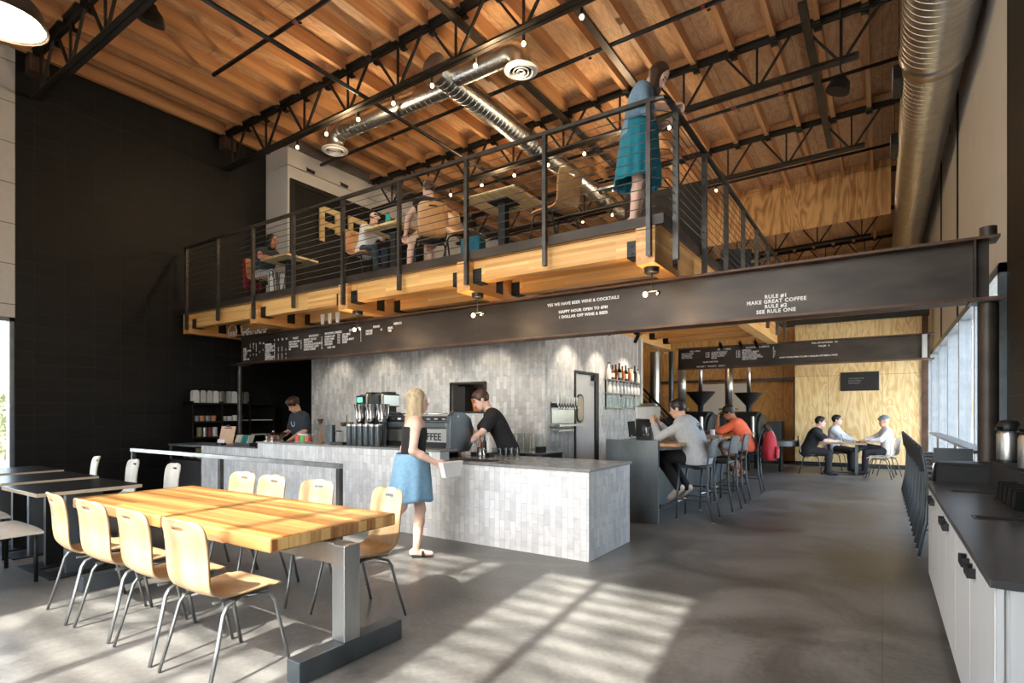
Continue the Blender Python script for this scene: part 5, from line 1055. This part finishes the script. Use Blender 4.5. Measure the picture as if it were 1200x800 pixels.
def person(label, loc, rz, pelvis, lean=0., side=0., head=(0., 0., 0.), arms=None, legs=None, skin='skin', top=None, bottom=None, shoe=None, hair=None, hairm='hair_b', s=1., h=.008, wid=1., cap=None, crouch=0., twist=0., skirt=None):
    t = thing('person', label, 'person', loc, rz)
    P = V(pelvis); up = Matrix.Rotation(-lean, 3, 'X') @ V((0, 0, 1)); up = Matrix.Rotation(side, 3, 'Y') @ up
    up2 = (Matrix.Rotation(side, 3, 'Y') @ Matrix.Rotation(-lean - crouch, 3, 'X')) @ V((0, 0, 1))
    lat = V((math.cos(twist), math.sin(twist), 0)); lat = (lat - up2 * lat.dot(up2)).normalized()
    def sp(d): return P + up * min(d, .2 * s) + up2 * max(0, d - .2 * s)
    lv = [(-.03, .075, .105), (.06, .07, .10), (.14, .062, .094), (.22, .066, .096), (.30, .082, .102), (.38, .098, .098), (.445, .085, .072)]
    tors = []
    lat0 = V((1, 0, 0))
    for i, (d, w, r) in enumerate(lv):
        l = lat0.lerp(lat, i / 6).normalized(); c = sp(d * s); w *= s * wid; r *= s * (1 + (wid - 1) * .9)
        tors.append(('c', c - l * w, c + l * w, r, r, .05 * s))
    NB = sp(.49 * s); fwd = up2.cross(lat) * 1.; fwd = -fwd if fwd.y < 0 else fwd
    Rh = Matrix.Rotation(twist + head[1], 3, 'Z') @ Matrix.Rotation(-head[0], 3, 'X') @ Matrix.Rotation(head[2], 3, 'Y')
    HB = NB + (up2 * .5 + Rh @ V((0, .1, .9)) * .5).normalized() * .075 * s
    HC = HB + Rh @ V((0, .022, .10)) * s
    hd = lambda x, y, z: HC + Rh @ V((x, y, z)) * s
    RR = [list(r) for r in Rh]
    headp = [('e', hd(0, -.012, .025), [q * s for q in (.074, .094, .098)], RR, .02), ('e', hd(0, .022, -.045), [q * s for q in (.058, .068, .075)], RR, .03), ('c', hd(-.018, .05, -.092), hd(.018, .05, -.092), .026 * s, .026 * s, .03),
             ('c', hd(0, .082, .0), hd(0, .104, -.030), .009 * s, .014 * s, .012), ('c', hd(-.012, .078, -.062), hd(.012, .078, -.062), .014 * s, .014 * s, .015)]
    for q in (-1, 1): headp += [('e', hd(q * .076, -.008, -.012), [w * s for w in (.010, .019, .031)], RR, .008), ('c', hd(q * .03, .072, .022), hd(q * .046, .062, .02), .012 * s, .011 * s, .012)]
    neck = [('c', NB - up2 * .03 * s, HB + Rh @ V((0, -.005, .03)) * s, .058 * s, .052 * s, .03)]
    body = tors + neck + headp
    arm_p = {}
    for q, nm in ((-1, 'L'), (1, 'R')):
        S_ = sp(.425 * s) + lat * q * .165 * s * wid; E, W = [V(x) for x in arms[nm][:2]]; opt = arms[nm][2] if len(arms[nm]) > 2 else {}
        sh = [('c', sp(.42 * s) + lat * q * .08 * s, S_, .066 * s, .054 * s, .04)]
        ua = [('c', S_, E, .050 * s, .040 * s, .03)]; fa = [('c', E, E.lerp(W, .35), .040 * s, .041 * s, .02), ('c', E.lerp(W, .35), W, .041 * s, .026 * s, .02)]
        arm_p[nm] = (S_, E, W, sh, ua, fa); body += sh + ua + fa
        d = V(opt.get('dir', (W - E))).normalized(); n = V(opt.get('palm', (0, 0, -1) if abs(d.z) < .8 else (-q, 0, 0))); n = (n - d * n.dot(d)).normalized(); l = d.cross(n) * 1.; 
        thumb = V(opt.get('thumb', l * (1 if l.dot(V((-q, .3, .2))) > 0 else -1))).normalized(); thumb = (thumb - d * thumb.dot(d)).normalized(); l = (thumb - n * thumb.dot(n)).normalized(); curl = opt.get('curl', .5)
        for i, (ln, off) in enumerate(((.066, 1.5), (.076, .5), (.070, -.5), (.054, -1.5))):
            k0 = W + (d * .088 + l * off * .0215) * s; body.append(('c', W + (d * .012 + l * off * .012) * s, k0, .0145 * s, .0115 * s, .012))
            d1 = (d * math.cos(curl) + n * math.sin(curl)).normalized(); d2 = (d * math.cos(2.1 * curl) + n * math.sin(2.1 * curl)).normalized()
            m = k0 + d1 * ln * .52 * s; body += [('c', k0, m, .0098 * s, .009 * s, .005), ('c', m, m + d2 * ln * .48 * s, .009 * s, .0075 * s, .005)]
        b0 = W + (d * .022 + l * .022) * s; m = b0 + (d * .035 + l * .030 + n * .008) * s; body += [('c', b0, m, .0135 * s, .011 * s, .008), ('c', m, m + (d * .034 + l * .006 + n * .014 * (1 + curl)) * s, .0105 * s, .0085 * s, .005)]
    legp = {}
    for q, nm in ((-1, 'L'), (1, 'R')):
        Hh = P + V((q * .088 * s * wid, 0, -.01 * s)); K, A, T = [V(x) for x in legs[nm][:3]]
        th = [('c', Hh, K, .083 * s * (1 + (wid - 1) * .8), .053 * s, .04)]; cf = [('c', K, K.lerp(A, .3), .052 * s, .055 * s, .02), ('c', K.lerp(A, .3), A, .055 * s, .034 * s, .02)]
        T = T.normalized(); ft = [('c', A + V((0, 0, -.02)) * s - T * .035 * s, A + V((0, 0, -.035)) * s + T * .06 * s, .036 * s, .032 * s, .02), ('c', A + V((0, 0, -.035)) * s + T * .06 * s, A + V((0, 0, -.045)) * s + T * .15 * s, .034 * s, .024 * s, .02)]
        legp[nm] = (Hh, K, A, th, cf, ft); body += th + cf + ft
    fobj('body', body, h * s, MT[skin], t)
    def grow(ps, g, k=None): return [(p[0], p[1], p[2], p[3] + g, p[4] + g, p[5]) if p[0] == 'c' else (p[0], p[1], [x + g for x in p[2]], p[3], p[4]) for p in ps]
    G = .016 * s
    if top:
        ps = grow(tors[(0 if top.get('hem', 0) >= 0 else 1):], G * top.get('loose', 1)); sl = top.get('sleeve', .5)
        if top.get('hem', 0) > 0: ps += grow([('c', P - lat0 * .07 * s - V((0, 0, top['hem'])), P + lat0 * .07 * s - V((0, 0, top['hem'])), .105 * s * wid, .105 * s * wid, .05)], G)
        for nm in 'LR':
            S_, E, W, sh, ua, fa = arm_p[nm]
            if sl < 0: continue
            ps += grow(sh, G)
            if sl <= 1: ps.append(('c', S_, S_.lerp(E, sl), .053 * s + G * 1.2, .048 * s + G * 1.3, .03))
            else: ps += grow(ua, G) + [('c', E, E.lerp(W, sl - 1), .042 * s + G, .033 * s + G * .7, .03)]
        cuts = list(top.get('cuts', ()))
        if top.get('hood'): ps += [('e', NB - fwd * .055 * s + up2 * .0, [.10 * s, .07 * s, .06 * s], [[1, 0, 0], [0, 1, 0], [0, 0, 1]], .03)]
        if 'hemz' in top: cuts.append(((0, 0, top['hemz']), (0, 0, -1)))
        if sl < 0: cuts.append((sp(.40 * s), tuple(up2)))
        o = fobj(top.get('name', 'shirt'), ps, h * s * 1.05, top['mat'], t, cuts); t['_s'] = 0; del t['_s']
    if bottom:
        ln = bottom.get('len', 2.); ps = grow(tors[:2 if bottom.get('high') else 1], G * .8) + grow([tors[1]], G * .3)
        for nm in 'LR':
            Hh, K, A, th, cf, ft = legp[nm]; r0 = .083 * s * (1 + (wid - 1) * .8)
            if ln <= 1: ps.append(('c', Hh, Hh.lerp(K, ln), r0 + G, r0 + (.055 * s - r0) * ln + G * 1.7, .04))
            else: ps += grow(th, G) + [('c', K, K.lerp(A, .3), .054 * s + G, .056 * s + G, .02), ('c', K.lerp(A, .3), K.lerp(A, ln - 1), .056 * s + G, .04 * s + G * bottom.get('flare', 1), .02)]
        fobj(bottom.get('name', 'trousers'), ps, h * s * 1.05, bottom['mat'], t)
    if shoe:
        for nm in 'LR':
            ft = legp[nm][5]
            if shoe.get('sandal'):
                a, b, c_ = V(ft[0][1]), V(ft[0][2]), V(ft[1][2]); mb_ = MB(); mb_.bar(a - V((0, 0, .030 * s)) - (b - a) * .2, c_ - V((0, 0, .022 * s)) + (c_ - b) * .15, .075 * s, .014 * s); o = mb_.obj('sandal_sole', shoe['mat'], t, bev=.005)
                fobj('sandal_strap', [('c', b + V((-.03, 0, .0)) * s, b + V((.03, 0, .0)) * s, .030 * s, .030 * s, .01)], h * s, shoe['mat'], t, ((b + (c_ - b).normalized() * .012, tuple((c_ - b).normalized())), (b - (c_ - b).normalized() * .012, tuple(-(c_ - b).normalized()))))
            else: fobj('shoe', grow(ft, .010 * s), h * s, shoe['mat'], t)
    if hair:
        g = .012 * s; hp = [('e', hd(0, -.018, .032), [q * s for q in (.083, .099, .101)], RR, .02)]; cuts = []
        n = Rh @ V((0, .80, -.60)); pt = hd(0, .058, .045)
        if hair == 'short': cuts = [(pt, tuple(n)), (hd(0, 0, -.045), tuple(Rh @ V((0, .25, -1)).normalized()))]; hp += [('e', hd(.01, .035, .085), [q * s for q in (.06, .05, .035)], RR, .02)]; cuts = [(hd(0, .062, .03), tuple(n)), cuts[1]]
        if hair == 'curly': hp = [('e', hd(q * .035, -.02 + .03 * w, .065), [.062 * s] * 3, RR, .02) for q in (-1, 0, 1) for w in (-1, 0, 1.4)] + hp; cuts = [(hd(0, .072, .02), tuple(n)), (hd(0, 0, -.03), tuple(Rh @ V((0, .3, -1)).normalized()))]
        if hair in ('long', 'bob'):
            L = .36 if hair == 'long' else .15
            for q in (-1, 0, 1): hp.append(('c', hd(q * .048, -.045, .0), hd(q * .055, -.05, 0) - V((0, 0, L * s)) - fwd * (.05 * s if hair == 'long' else .0), .052 * s, .045 * s, .03))
            for q in (-1, 1): hp.append(('c', hd(q * .070, .0, .02), hd(q * .075, -.0, -.03) - V((0, 0, L * .5 * s)), .024 * s, .026 * s, .03))
            cuts = []
        fobj('hair', hp, h * s, MT[hairm], t, cuts) if hair not in ('long', 'bob') else fobj('hair', [('c', p[1], p[2], p[3], p[4], p[5]) if p[0] == 'c' else (p[0], hd(0, -.028, .034), p[2], p[3], p[4]) for p in hp], h * s, MT[hairm], t)
        if hair == 'bun' or hair == 'tail':
            pass
        if hair == 'bun_up': pass
    if cap:
        fobj('cap', [('e', hd(0, -.012, .050), [q * s for q in (.088, .108, .088)], RR, .02), ('c', hd(-.04, .10, .052), hd(.04, .10, .052), .016 * s, .016 * s, .03)], h * s, cap, t, ((hd(0, 0, .035), tuple(Rh @ V((0, -.12, -1)).normalized())),))
    for q in (-1, 1):
        MB().ell(hd(q * .031, .080, .004), [w * s for w in (.0115, .006, .007)], 10, 6, Rh).obj('eye', MT['eye'], t, 'all'); MB().tube([hd(q * .016, .090, .026), hd(q * .034, .086, .031), hd(q * .052, .073, .024)], .0045 * s, 6).obj('eyebrow', MT[hairm], t, 'all')
    MB().ell(hd(0, .0915, -.062), [w * s for w in (.023, .006, .008)], 10, 6, Rh).obj('lips', MT['lip'], t, 'all')
    info = dict(P=P, sp=sp, lat=lat, fwd=fwd, up=up2, hd=hd, NB=NB, HC=HC, legs=legp, arms=arm_p, Rh=Rh)
    return t, info
def skirt_mesh(t, name, mat, waist, hem, ra, rb, pleat=12, amp=.012, sy=.8, shift=(0, 0)):
    vs = []; fs = []; n = 96; m = 14
    for i in range(m + 1):
        f = i / m; z = waist + (hem - waist) * f; r = ra + (rb - ra) * (f ** .8)
        for k in range(n):
            a = 2 * PI * k / n; rr_ = r + amp * f * math.sin(a * pleat + math.sin(a * 3) * .8)
            vs.append((shift[0] * f + rr_ * math.cos(a), shift[1] * f + rr_ * sy * math.sin(a), z + .01 * f * math.sin(a * 5)))
    for i in range(m):
        for k in range(n): fs.append((i * n + k, i * n + (k + 1) % n, (i + 1) * n + (k + 1) % n, (i + 1) * n + k))
    o = MB().add(vs, fs).obj(name, mat, t, 'all'); sd = o.modifiers.new('cloth', 'SOLIDIFY'); sd.thickness = .004; return o
def snap(o, pts, off=.003):
    out = []
    for p in pts:
        ok, c, n, _ = o.closest_point_on_mesh(V(p)); out.append(c + n * off)
    return out
DENIM = col('denim_shirt', srgb(112, 140, 162), .9, var=1.3, scale=60); TEAL = col('teal_skirt', srgb(22, 120, 140), .8, var=1.2); BLKT = col('black_cotton', (.014, .014, .016), .9); NAVY = col('navy_cotton', (.03, .042, .055), .9)
DARKP = col('dark_trousers', (.022, .022, .026), .85); ORNG = col('coral_orange_cotton', srgb(244, 112, 76), .85); GSHORT = col('grey_shorts', (.50, .50, .50), .9); PALE = col('pale_blue_shirt', (.62, .68, .74), .8); WSHIRT = col('white_shirt', (.78, .78, .80), .8)
SKDEN = col('faded_denim_skirt', srgb(120, 160, 186), .9, var=1.25, scale=30); CAPG = col('grey_cap', (.17, .20, .22), .9); SOLE = col('shoe_black', (.02, .02, .02), .6); STRIPE = None
def up_child(t, name): return [c for c in t.children if c.name.split('.')[0] == name][0]

# walking woman in front of the counter
t, I = person('blond woman in a black top and denim skirt walking past the counter', (-3.93, 4.13, 0), -.72, (0, 0, .90), .05, 0, (.05, .15, 0),
    {'L': ((-.27, -.06, 1.06), (-.25, .06, .84)), 'R': ((.27, -.02, 1.07), (.23, .20, .95), {'palm': (-1, 0, 0), 'curl': .9})},
    {'L': ((-.09, -.10, .48), (-.08, -.36, .20), (0, .8, -.6)), 'R': ((.08, .07, .48), (.075, .03, .075), (0, 1, 0))}, 'skin_p', {'mat': BLKT, 'sleeve': -1, 'hemz': .93, 'name': 'tank_top'}, None, {'mat': SOLE, 'sandal': 1}, 'long', 'hair_bl', .985)
skirt_mesh(t, 'denim_skirt', SKDEN, 1.03, .57, .198, .27, 7, .012, .82, (0, -.02))
MB().prism([(-.02, 0), (.02, 0), (.03, .16), (-.03, .16)], .0, .012, 'xz') 
tag(MB().prism([(-.11, 0), (.11, 0), (.16, .15), (-.16, .15)], -.03, .03, 'yz').obj('paper_bag', MT['paper'], None, False, (-3.57, 4.30, .80), .004), 'white paper bag carried in the hand of the walking woman', 'bag')
# barista in black, leaning over the counter
t, I = person('barista in a black tee leaning over the counter by the espresso machine', (-4.12, 6.13, 0), 2.25, (0, 0, .98), .42, .0, (.45, .1, .08),
    {'L': ((-.30, .34, 1.20), (-.22, .56, 1.02), {'curl': .7}), 'R': ((.26, .38, 1.18), (.10, .58, .99), {'curl': .9})},
    {'L': ((-.10, .02, .52), (-.11, -.02, .08), (0, 1, 0)), 'R': ((.10, .02, .52), (.11, -.03, .08), (0, 1, 0))}, 'skin_p', {'mat': BLKT, 'sleeve': .7, 'hem': .06}, {'mat': DARKP}, {'mat': SOLE}, 'short', 'hair_br', 1.08, wid=1.0, crouch=.10)
# barista in navy at the till
t, I = person('barista in a navy tee with a white emblem looking down at the till', (-8.38, 6.08, 0), 3.0, (0, 0, .93), .12, 0, (.60, .15, 0),
    {'L': ((-.27, .10, 1.13), (-.20, .33, .98)), 'R': ((.27, .08, 1.13), (.22, .32, .99))},
    {'L': ((-.10, .02, .49), (-.10, -.02, .08), (0, 1, 0)), 'R': ((.10, .02, .49), (.10, -.02, .08), (0, 1, 0))}, 'skin', {'mat': NAVY, 'sleeve': .75, 'hem': .06}, {'mat': DARKP}, {'mat': SOLE}, 'curly', 'hair_br', 1.03, .009)
sh = up_child(t, 'shirt'); c0 = I['sp'](.33) + V((0, .13, 0))
MB().tube(snap(sh, [c0 + V((.055 * math.cos(a), 0, .055 * math.sin(a))) for a in [PI * (1.0 + i / 10) - .5 + i * .1 for i in range(11)]], .002), .007, 6).obj('shirt_emblem', MT['letter'], t)
# person in the grey hoodie on the nearest stool
t, I = person('person in a grey hoodie and black leggings sitting at the bar, hands raised', (-2.14, 7.70, 0), PI / 2, (0, -.06, .85), .30, 0, (.28, .1, 0),
    {'L': ((-.24, .40, 1.10), (-.10, .52, 1.30), {'palm': (1, -.3, 0), 'curl': .8}), 'R': ((.25, .38, 1.10), (.06, .50, 1.29), {'palm': (-1, -.3, 0), 'curl': .8})},
    {'L': ((-.13, .42, .84), (-.12, .16, .42), (0, .8, -.6)), 'R': ((.14, .42, .83), (.12, .12, .40), (0, .8, -.6))}, 'skin', {'mat': MT['fabric_g'], 'sleeve': 1.85, 'hem': .04, 'hemz': .742, 'hood': 1, 'loose': 1.5, 'name': 'hoodie'}, {'mat': BLKT}, {'mat': col('sneaker', srgb(206, 190, 180), .7)}, 'short', 'hair_b', 1.05, wid=1.22, crouch=.15)
hd_ = up_child(t, 'hoodie'); c0 = I['sp'](.34) - I['fwd'] * .2
for a, b in (((-.09, .05), (-.04, -.05)), ((-.04, -.05), (-.0, .04)), ((0, .04), (.05, -.05)), ((.05, -.05), (.08, .05)), ((-.03, .08), (.06, .065))): MB().tube(snap(hd_, [c0 + V((x, 0, z)) for x, z in [(a[0] + (b[0] - a[0]) * k / 5, a[1] + (b[1] - a[1]) * k / 5) for k in range(6)]], .002), .006, 6).obj('back_print', BLKT, t)
# person in coral
t, I = person('person in a coral orange tee and grey shorts seated at the bar', (-2.06, 10.78, 0), PI / 2, (0, -.05, .85), .38, 0, (.42, .15, 0),
    {'L': ((-.22, .44, 1.075), (-.07, .47, 1.33), {'dir': (.3, -.1, 1), 'palm': (.4, -1, 0), 'curl': .7}), 'R': ((.27, .42, 1.085), (-.02, .52, 1.075))},
    {'L': ((-.14, .40, .84), (-.13, .16, .40), (0, 1, -.35)), 'R': ((.15, .40, .83), (.13, .10, .36), (0, 1, -.35))}, 'skin_d', {'mat': ORNG, 'sleeve': .8, 'hem': .03, 'hemz': .742}, {'mat': GSHORT, 'len': .85, 'name': 'shorts'}, {'mat': col('sandal_tan', srgb(190, 180, 160)), 'sandal': 1}, 'curly', 'hair_b', 1.03, .009, crouch=.2)
# three men at the back table
t, I = person('man in a black tee and dark trousers leaning on the back table', (-1.44, 15.0, 0), -PI / 2, (0, -.05, .56), .42, 0, (.1, 0, 0),
    {'L': ((-.24, .33, .80), (-.10, .55, .775)), 'R': ((.26, .32, .80), (.12, .58, .775))}, {'L': ((-.13, .40, .50), (-.12, .36, .08), (0, 1, 0)), 'R': ((.14, .40, .50), (.14, .40, .08), (0, 1, 0))}, 'skin_p', {'mat': BLKT, 'sleeve': .75, 'hem': .03, 'hemz': .455}, {'mat': DARKP}, {'mat': SOLE}, 'short', 'hair_b', 1.08, .011, wid=1.18)
t, I = person('man in a pale blue shirt sitting upright in profile behind the man in black', (-1.02, 16.2, 0), -PI / 2 - .2, (0, -.02, .56), .12, 0, (.0, .1, 0),
    {'L': ((-.24, .20, .84), (-.12, .43, .775)), 'R': ((.25, .22, .84), (.10, .45, .775))}, {'L': ((-.13, .40, .50), (-.12, .42, .08), (0, 1, 0)), 'R': ((.14, .40, .50), (.14, .42, .08), (0, 1, 0))}, 'skin_p', {'mat': PALE, 'sleeve': 1.75, 'hem': .03, 'hemz': .455}, {'mat': DARKP}, {'mat': SOLE}, 'short', 'hair_b', 1.06, .011)
t, I = person('man in a white shirt and grey flat cap at the back table, legs crossed', (.07, 15.62, 0), PI / 2 + .2, (0, -.04, .56), .08, 0, (.1, .2, 0),
    {'L': ((-.28, .16, .82), (-.20, .38, .79)), 'R': ((.26, .20, .84), (.14, .42, .79))}, {'L': ((-.10, .42, .52), (-.08, .44, .08), (0, 1, 0)), 'R': ((.06, .42, .66), (-.14, .62, .58), (-.3, .8, .4))}, 'skin', {'mat': WSHIRT, 'sleeve': 1.8, 'hem': .03, 'hemz': .455}, {'mat': DARKP}, {'mat': SOLE}, None, 'hair_b', 1.04, .011, cap=CAPG)
# woman at the mezzanine corner
t, I = person('woman in a denim shirt and teal skirt standing at the mezzanine corner', (-2.16, 5.73, 3.392), -PI / 2 + .30, (0, -.06, .96), .14, 0, (.85, -.1, .1),
    {'L': ((-.25, .14, 1.15), (-.10, .36, 1.185), {'curl': .6}), 'R': ((.26, .08, 1.14), (.14, .33, 1.19), {'curl': .7})},
    {'L': ((-.085, .0, .50), (-.085, -.05, .075), (-.2, 1, 0)), 'R': ((.09, -.01, .48), (.11, -.06, .075), (.3, 1, 0))}, 'skin_p', {'mat': DENIM, 'sleeve': 1.25, 'hemz': .95}, None, {'mat': SOLE, 'sandal': 1}, 'bob', 'hair_br', 1.05, .0075, crouch=.16)
skirt_mesh(t, 'pleated_skirt', TEAL, 1.10, .47, .212, .29, 11, .014, .86, (0, -.02))
# mezzanine sitters, tables and chairs
MZ = 3.392
tb1 = small_table('mezzanine table at the far left with a seated woman', -9.10, -8.36, 5.75, 6.40, .74, MT['ply_light'], 'mezzanine tables', MZ, 'cafe_table', True)
small_table('mezzanine table in the middle with a teal bottle on it', -6.32, -5.66, 5.62, 6.24, .74, MT['ply_light'], 'mezzanine tables', MZ, 'cafe_table', True)
small_table('empty mezzanine table nearest the standing woman', -4.40, -3.62, 5.52, 6.22, .74, MT['ply_light'], 'mezzanine tables', MZ, 'cafe_table', True)
mc = make_chair('empty round-backed chair between the mezzanine table and the standing woman', 'mezzanine chairs', MT['veneer_w'], MT['blk'], (-3.28, 5.90, MZ), PI / 2 - .25, hole=True)
dup(mc, (-6.62, 5.92, MZ), -PI / 2, 'mezzanine chair under the child in the pink cap'); dup(mc, (-5.22, 5.86, MZ), PI / 2 - .75, 'mezzanine chair of the bare-armed woman, its back to us')
dup(mc, (-9.42, 6.02, MZ), -PI / 2, 'mezzanine chair of the woman at the far left, with a red jacket'); dup(mc, (-4.72, 6.0, MZ), -PI / 2 + .1, 'mezzanine chair between the two right tables, behind the bare-armed woman')
t, I = person('woman with dark hair in striped trousers seated at the far left mezzanine table', (-9.40, 6.02, MZ), -PI / 2, (0, -.04, .55), .28, 0, (.25, .35, 0),
    {'L': ((-.22, .25, .80), (.0, .42, .775)), 'R': ((.24, .24, .80), (.06, .46, .775))}, {'L': ((-.11, .40, .50), (-.10, .36, .08), (0, 1, 0)), 'R': ((.12, .42, .51), (.12, .44, .08), (0, 1, 0))}, 'skin_d', {'mat': NAVY, 'sleeve': .1, 'hem': .0, 'name': 'top'}, {'mat': BLOCK('striped_cloth', 's', 'z', .045, 9., (.70, .68, .66), (.62, .60, .58), (.10, .10, .11), .010, 0, .9, 0), 'flare': 2}, {'mat': SOLE}, 'bob', 'hair_b', .97, .010, crouch=.2)
tag(MB().prism(rr(5.84, 6.20, 3.72, 4.28, .06), -9.80, -9.75, 'yz').obj('red_jacket', col('crimson', srgb(140, 30, 50), .9), None, bev=.02), 'crimson jacket hung over the far left mezzanine chair', 'jacket')
t, I = person('child in a pink cap and white shirt bending at the middle mezzanine table', (-6.60, 5.92, MZ), -PI / 2, (0, -.03, .53), .30, 0, (.35, 0, 0),
    {'L': ((-.17, .20, .72), (-.08, .34, .78)), 'R': ((.18, .20, .72), (.08, .36, .78))}, {'L': ((-.09, .30, .50), (-.09, .30, .20), (0, 1, 0)), 'R': ((.09, .30, .50), (.09, .32, .20), (0, 1, 0))}, 'skin', {'mat': WSHIRT, 'sleeve': .8, 'hem': .02}, {'mat': NAVY}, {'mat': SOLE}, 'short', 'hair_br', .74, .010, cap=col('pink_cap', srgb(226, 190, 180)), crouch=.2)
t, I = person('bare-armed woman with tied-up hair sitting on the mezzanine, her back turned', (-5.25, 5.90, MZ), PI / 2 - .5, (0, -.03, .55), .22, 0, (.05, .25, 0),
    {'L': ((-.28, .16, .78), (-.26, .36, .60), {'curl': .7}), 'R': ((.22, .20, .80), (.06, .40, .775))}, {'L': ((-.16, .38, .50), (-.22, .34, .08), (0, 1, 0)), 'R': ((.12, .40, .51), (.12, .40, .08), (0, 1, 0))}, 'skin_p', {'mat': BLKT, 'sleeve': .1, 'hem': .02, 'name': 'top'}, {'mat': col('tan_cloth', srgb(206, 176, 150)), 'len': .8, 'name': 'shorts'}, {'mat': SOLE}, 'short', 'hair_br', 1.0, .009)
MB().ell(I['hd'](0, -.07, .12), (.055, .055, .05), 14, 10).obj('hair_bun', col('auburn', srgb(150, 90, 40), .5), t, 'all')
t = thing('drink_bottle', 'teal drink bottle with a dark cap on the middle mezzanine table', 'bottle', (-5.98, 5.78, MZ + .741)); MB().lathe([(.034, 0), (.036, .02), (.036, .15), (.02, .18)], (0, 0, 0), 14).obj('body', col('teal_bottle', srgb(40, 170, 160), .4), t, True); MB().lathe([(.022, .1805), (.022, .205)], (0, 0, 0), 12).obj('cap', MT['blk'], t)
tag(MB().prism(rr(-4.62, -4.30, MZ + .002, MZ + .34, .08), 5.74, 5.90, 'xz').obj('tote_bag', col('teal_bag', srgb(20, 92, 110), .8), None, bev=.03), 'teal bag standing on the mezzanine floor under the right table', 'bag')
t = thing('wire_stand', 'small silver basket stand on the mezzanine beside the right table post', 'stand', (-4.86, 6.30, MZ)); MB().lathe([(.15, 0), (.15, .02), (.02, .04), (.02, .42)], (0, 0, 0), 16).obj('base', MT['chrome'], t, True); MB().lathe([(.10, .42), (.18, .50), (.19, .52), (.17, .52)], (0, 0, 0), 20).obj('basket', MT['chrome'], t, True)
# plywood letter-like cut-outs on the black opening upstairs
def cutout(label, y):
    t = thing('plywood_cutout', label, 'wall decoration', (-10.33, y, 5.22), 0, 'plywood cut-outs')
    MB().box((-.002, 0, 0), (.05, .12, .78)).box((-.002, .42, .36), (.05, .54, .78)).box((-.002, .12, .66), (.05, .42, .78)).box((-.002, .12, .34), (.05, .42, .46)).box((-.002, .42, .25), (.05, .54, .36)).obj('board', MT['ply_light'], t)
cutout('pale plywood cut-out with a square hole on the black opening, left one', 7.92); cutout('pale plywood cut-out on the black opening, right one behind the railing', 8.72)
# dark partition and black seating on the mezzanine's right side
tag(MB().box((-3.9, 9.6, MZ), (-2.55, 9.68, MZ + 1.95)).obj('partition_panel', MT['blkm'], None, bev=.004), 'tall black partition panel on the mezzanine behind the standing woman', 'panel')
for i, (x, y) in enumerate(((-2.42, 11.2), (-2.45, 12.3))):
    t = thing('lounge_chair', ('black lounge chair on the mezzanine past the black partition', 'farther black lounge chair at the rear mezzanine corner')[i], 'chair', (x, y, MZ), .5, 'black lounge chairs')
    MB().box((-.28, -.26, .40), (.28, .26, .47), .02).obj('seat', MT['blkm'], t); MB().obox((0, -.30, .75), (.54, .05, .62), Matrix.Rotation(.2, 3, 'X')).obj('backrest', MT['blkm'], t)
    for sx in (-.25, .25):
        for sy in (-.22, .22): MB().tube([(sx, sy, .399), (sx * 1.1, sy * 1.15, .0)], .014, 8).obj('leg', MT['blk'], t)
        MB().box((sx - .02, -.25, .60), (sx + .02, .2, .64)).obj('armrest', MT['blk'], t)
# ------------------------------------------------------------------ outside
def leafy(name, label, cat, x, y, hgt, rad, n, m1, grp, trunk=.05):
    t = thing(name, label, cat, (x, y, -.16), 0, grp); rnd = random.Random(int(x * 31 + y * 17)); b = MB()
    for i in range(n):
        a, u, r = rnd.uniform(0, 2 * PI), rnd.uniform(-1, 1), rad * rnd.random() ** .4
        c = V((r * math.sqrt(1 - u * u) * math.cos(a), r * math.sqrt(1 - u * u) * math.sin(a), hgt * .62 + u * r * hgt * .36 / rad)); sz = rnd.uniform(.05, .11)
        R = Euler((rnd.uniform(0, PI), rnd.uniform(0, PI), rnd.uniform(0, PI))).to_matrix(); b.add([c + R @ V(q) * sz for q in ((-1, 0, 0), (0, -.45, .1), (1, 0, 0), (0, .45, .1))], [(0, 1, 2, 3)])
    b.obj('foliage', m1, t); MB().tube([(0, 0, 0), (.03, .02, hgt * .3), (0, 0, hgt * .62)], [trunk, trunk * .8, trunk * .4], 8).obj('trunk', MT['bark'], t, 'all')
LF = col('leaf_yellow_green', srgb(150, 160, 80), .7, var=1.3); LF2 = col('leaf_grey_green', srgb(140, 146, 106), .7, var=1.3)
leafy('shrub', 'yellow-green shrub outside the shop window beside the airpot', 'shrub', 3.4, 17.5, 2.3, 1.1, 900, LF, 'shrubs outside the right window', .04)
leafy('shrub', 'yellow-green shrub farther along outside the shop window', 'shrub', 4.2, 23.5, 2.6, 1.2, 900, LF, 'shrubs outside the right window', .04)
leafy('shrub', 'yellow-green shrub farthest along outside the shop window', 'shrub', 3.6, 31, 2.6, 1.3, 900, LF, 'shrubs outside the right window', .04)
leafy('shrub', 'grey-green shrub outside the left window', 'shrub', -15.2, 3.7, 2.2, 1.1, 1100, LF2, 'shrubs outside the left window', .04)
leafy('shrub', 'second grey-green shrub outside the left window', 'shrub', -17.5, 6.0, 2.6, 1.2, 1100, LF2, 'shrubs outside the left window', .04)
# ------------------------------------------------------------------ view
SC.view_settings.view_transform = 'Standard'; SC.view_settings.look = 'None'; SC.view_settings.gamma = 1; SC.view_settings.use_curve_mapping = False
SC.view_settings.exposure = EXPO
cy = SC.cycles; cy.use_denoising = True; cy.max_bounces = 10; cy.diffuse_bounces = 6; cy.glossy_bounces = 4; cy.transmission_bounces = 6; cy.transparent_max_bounces = 12; cy.caustics_reflective = False; cy.caustics_refractive = False; cy.sample_clamp_indirect = 6
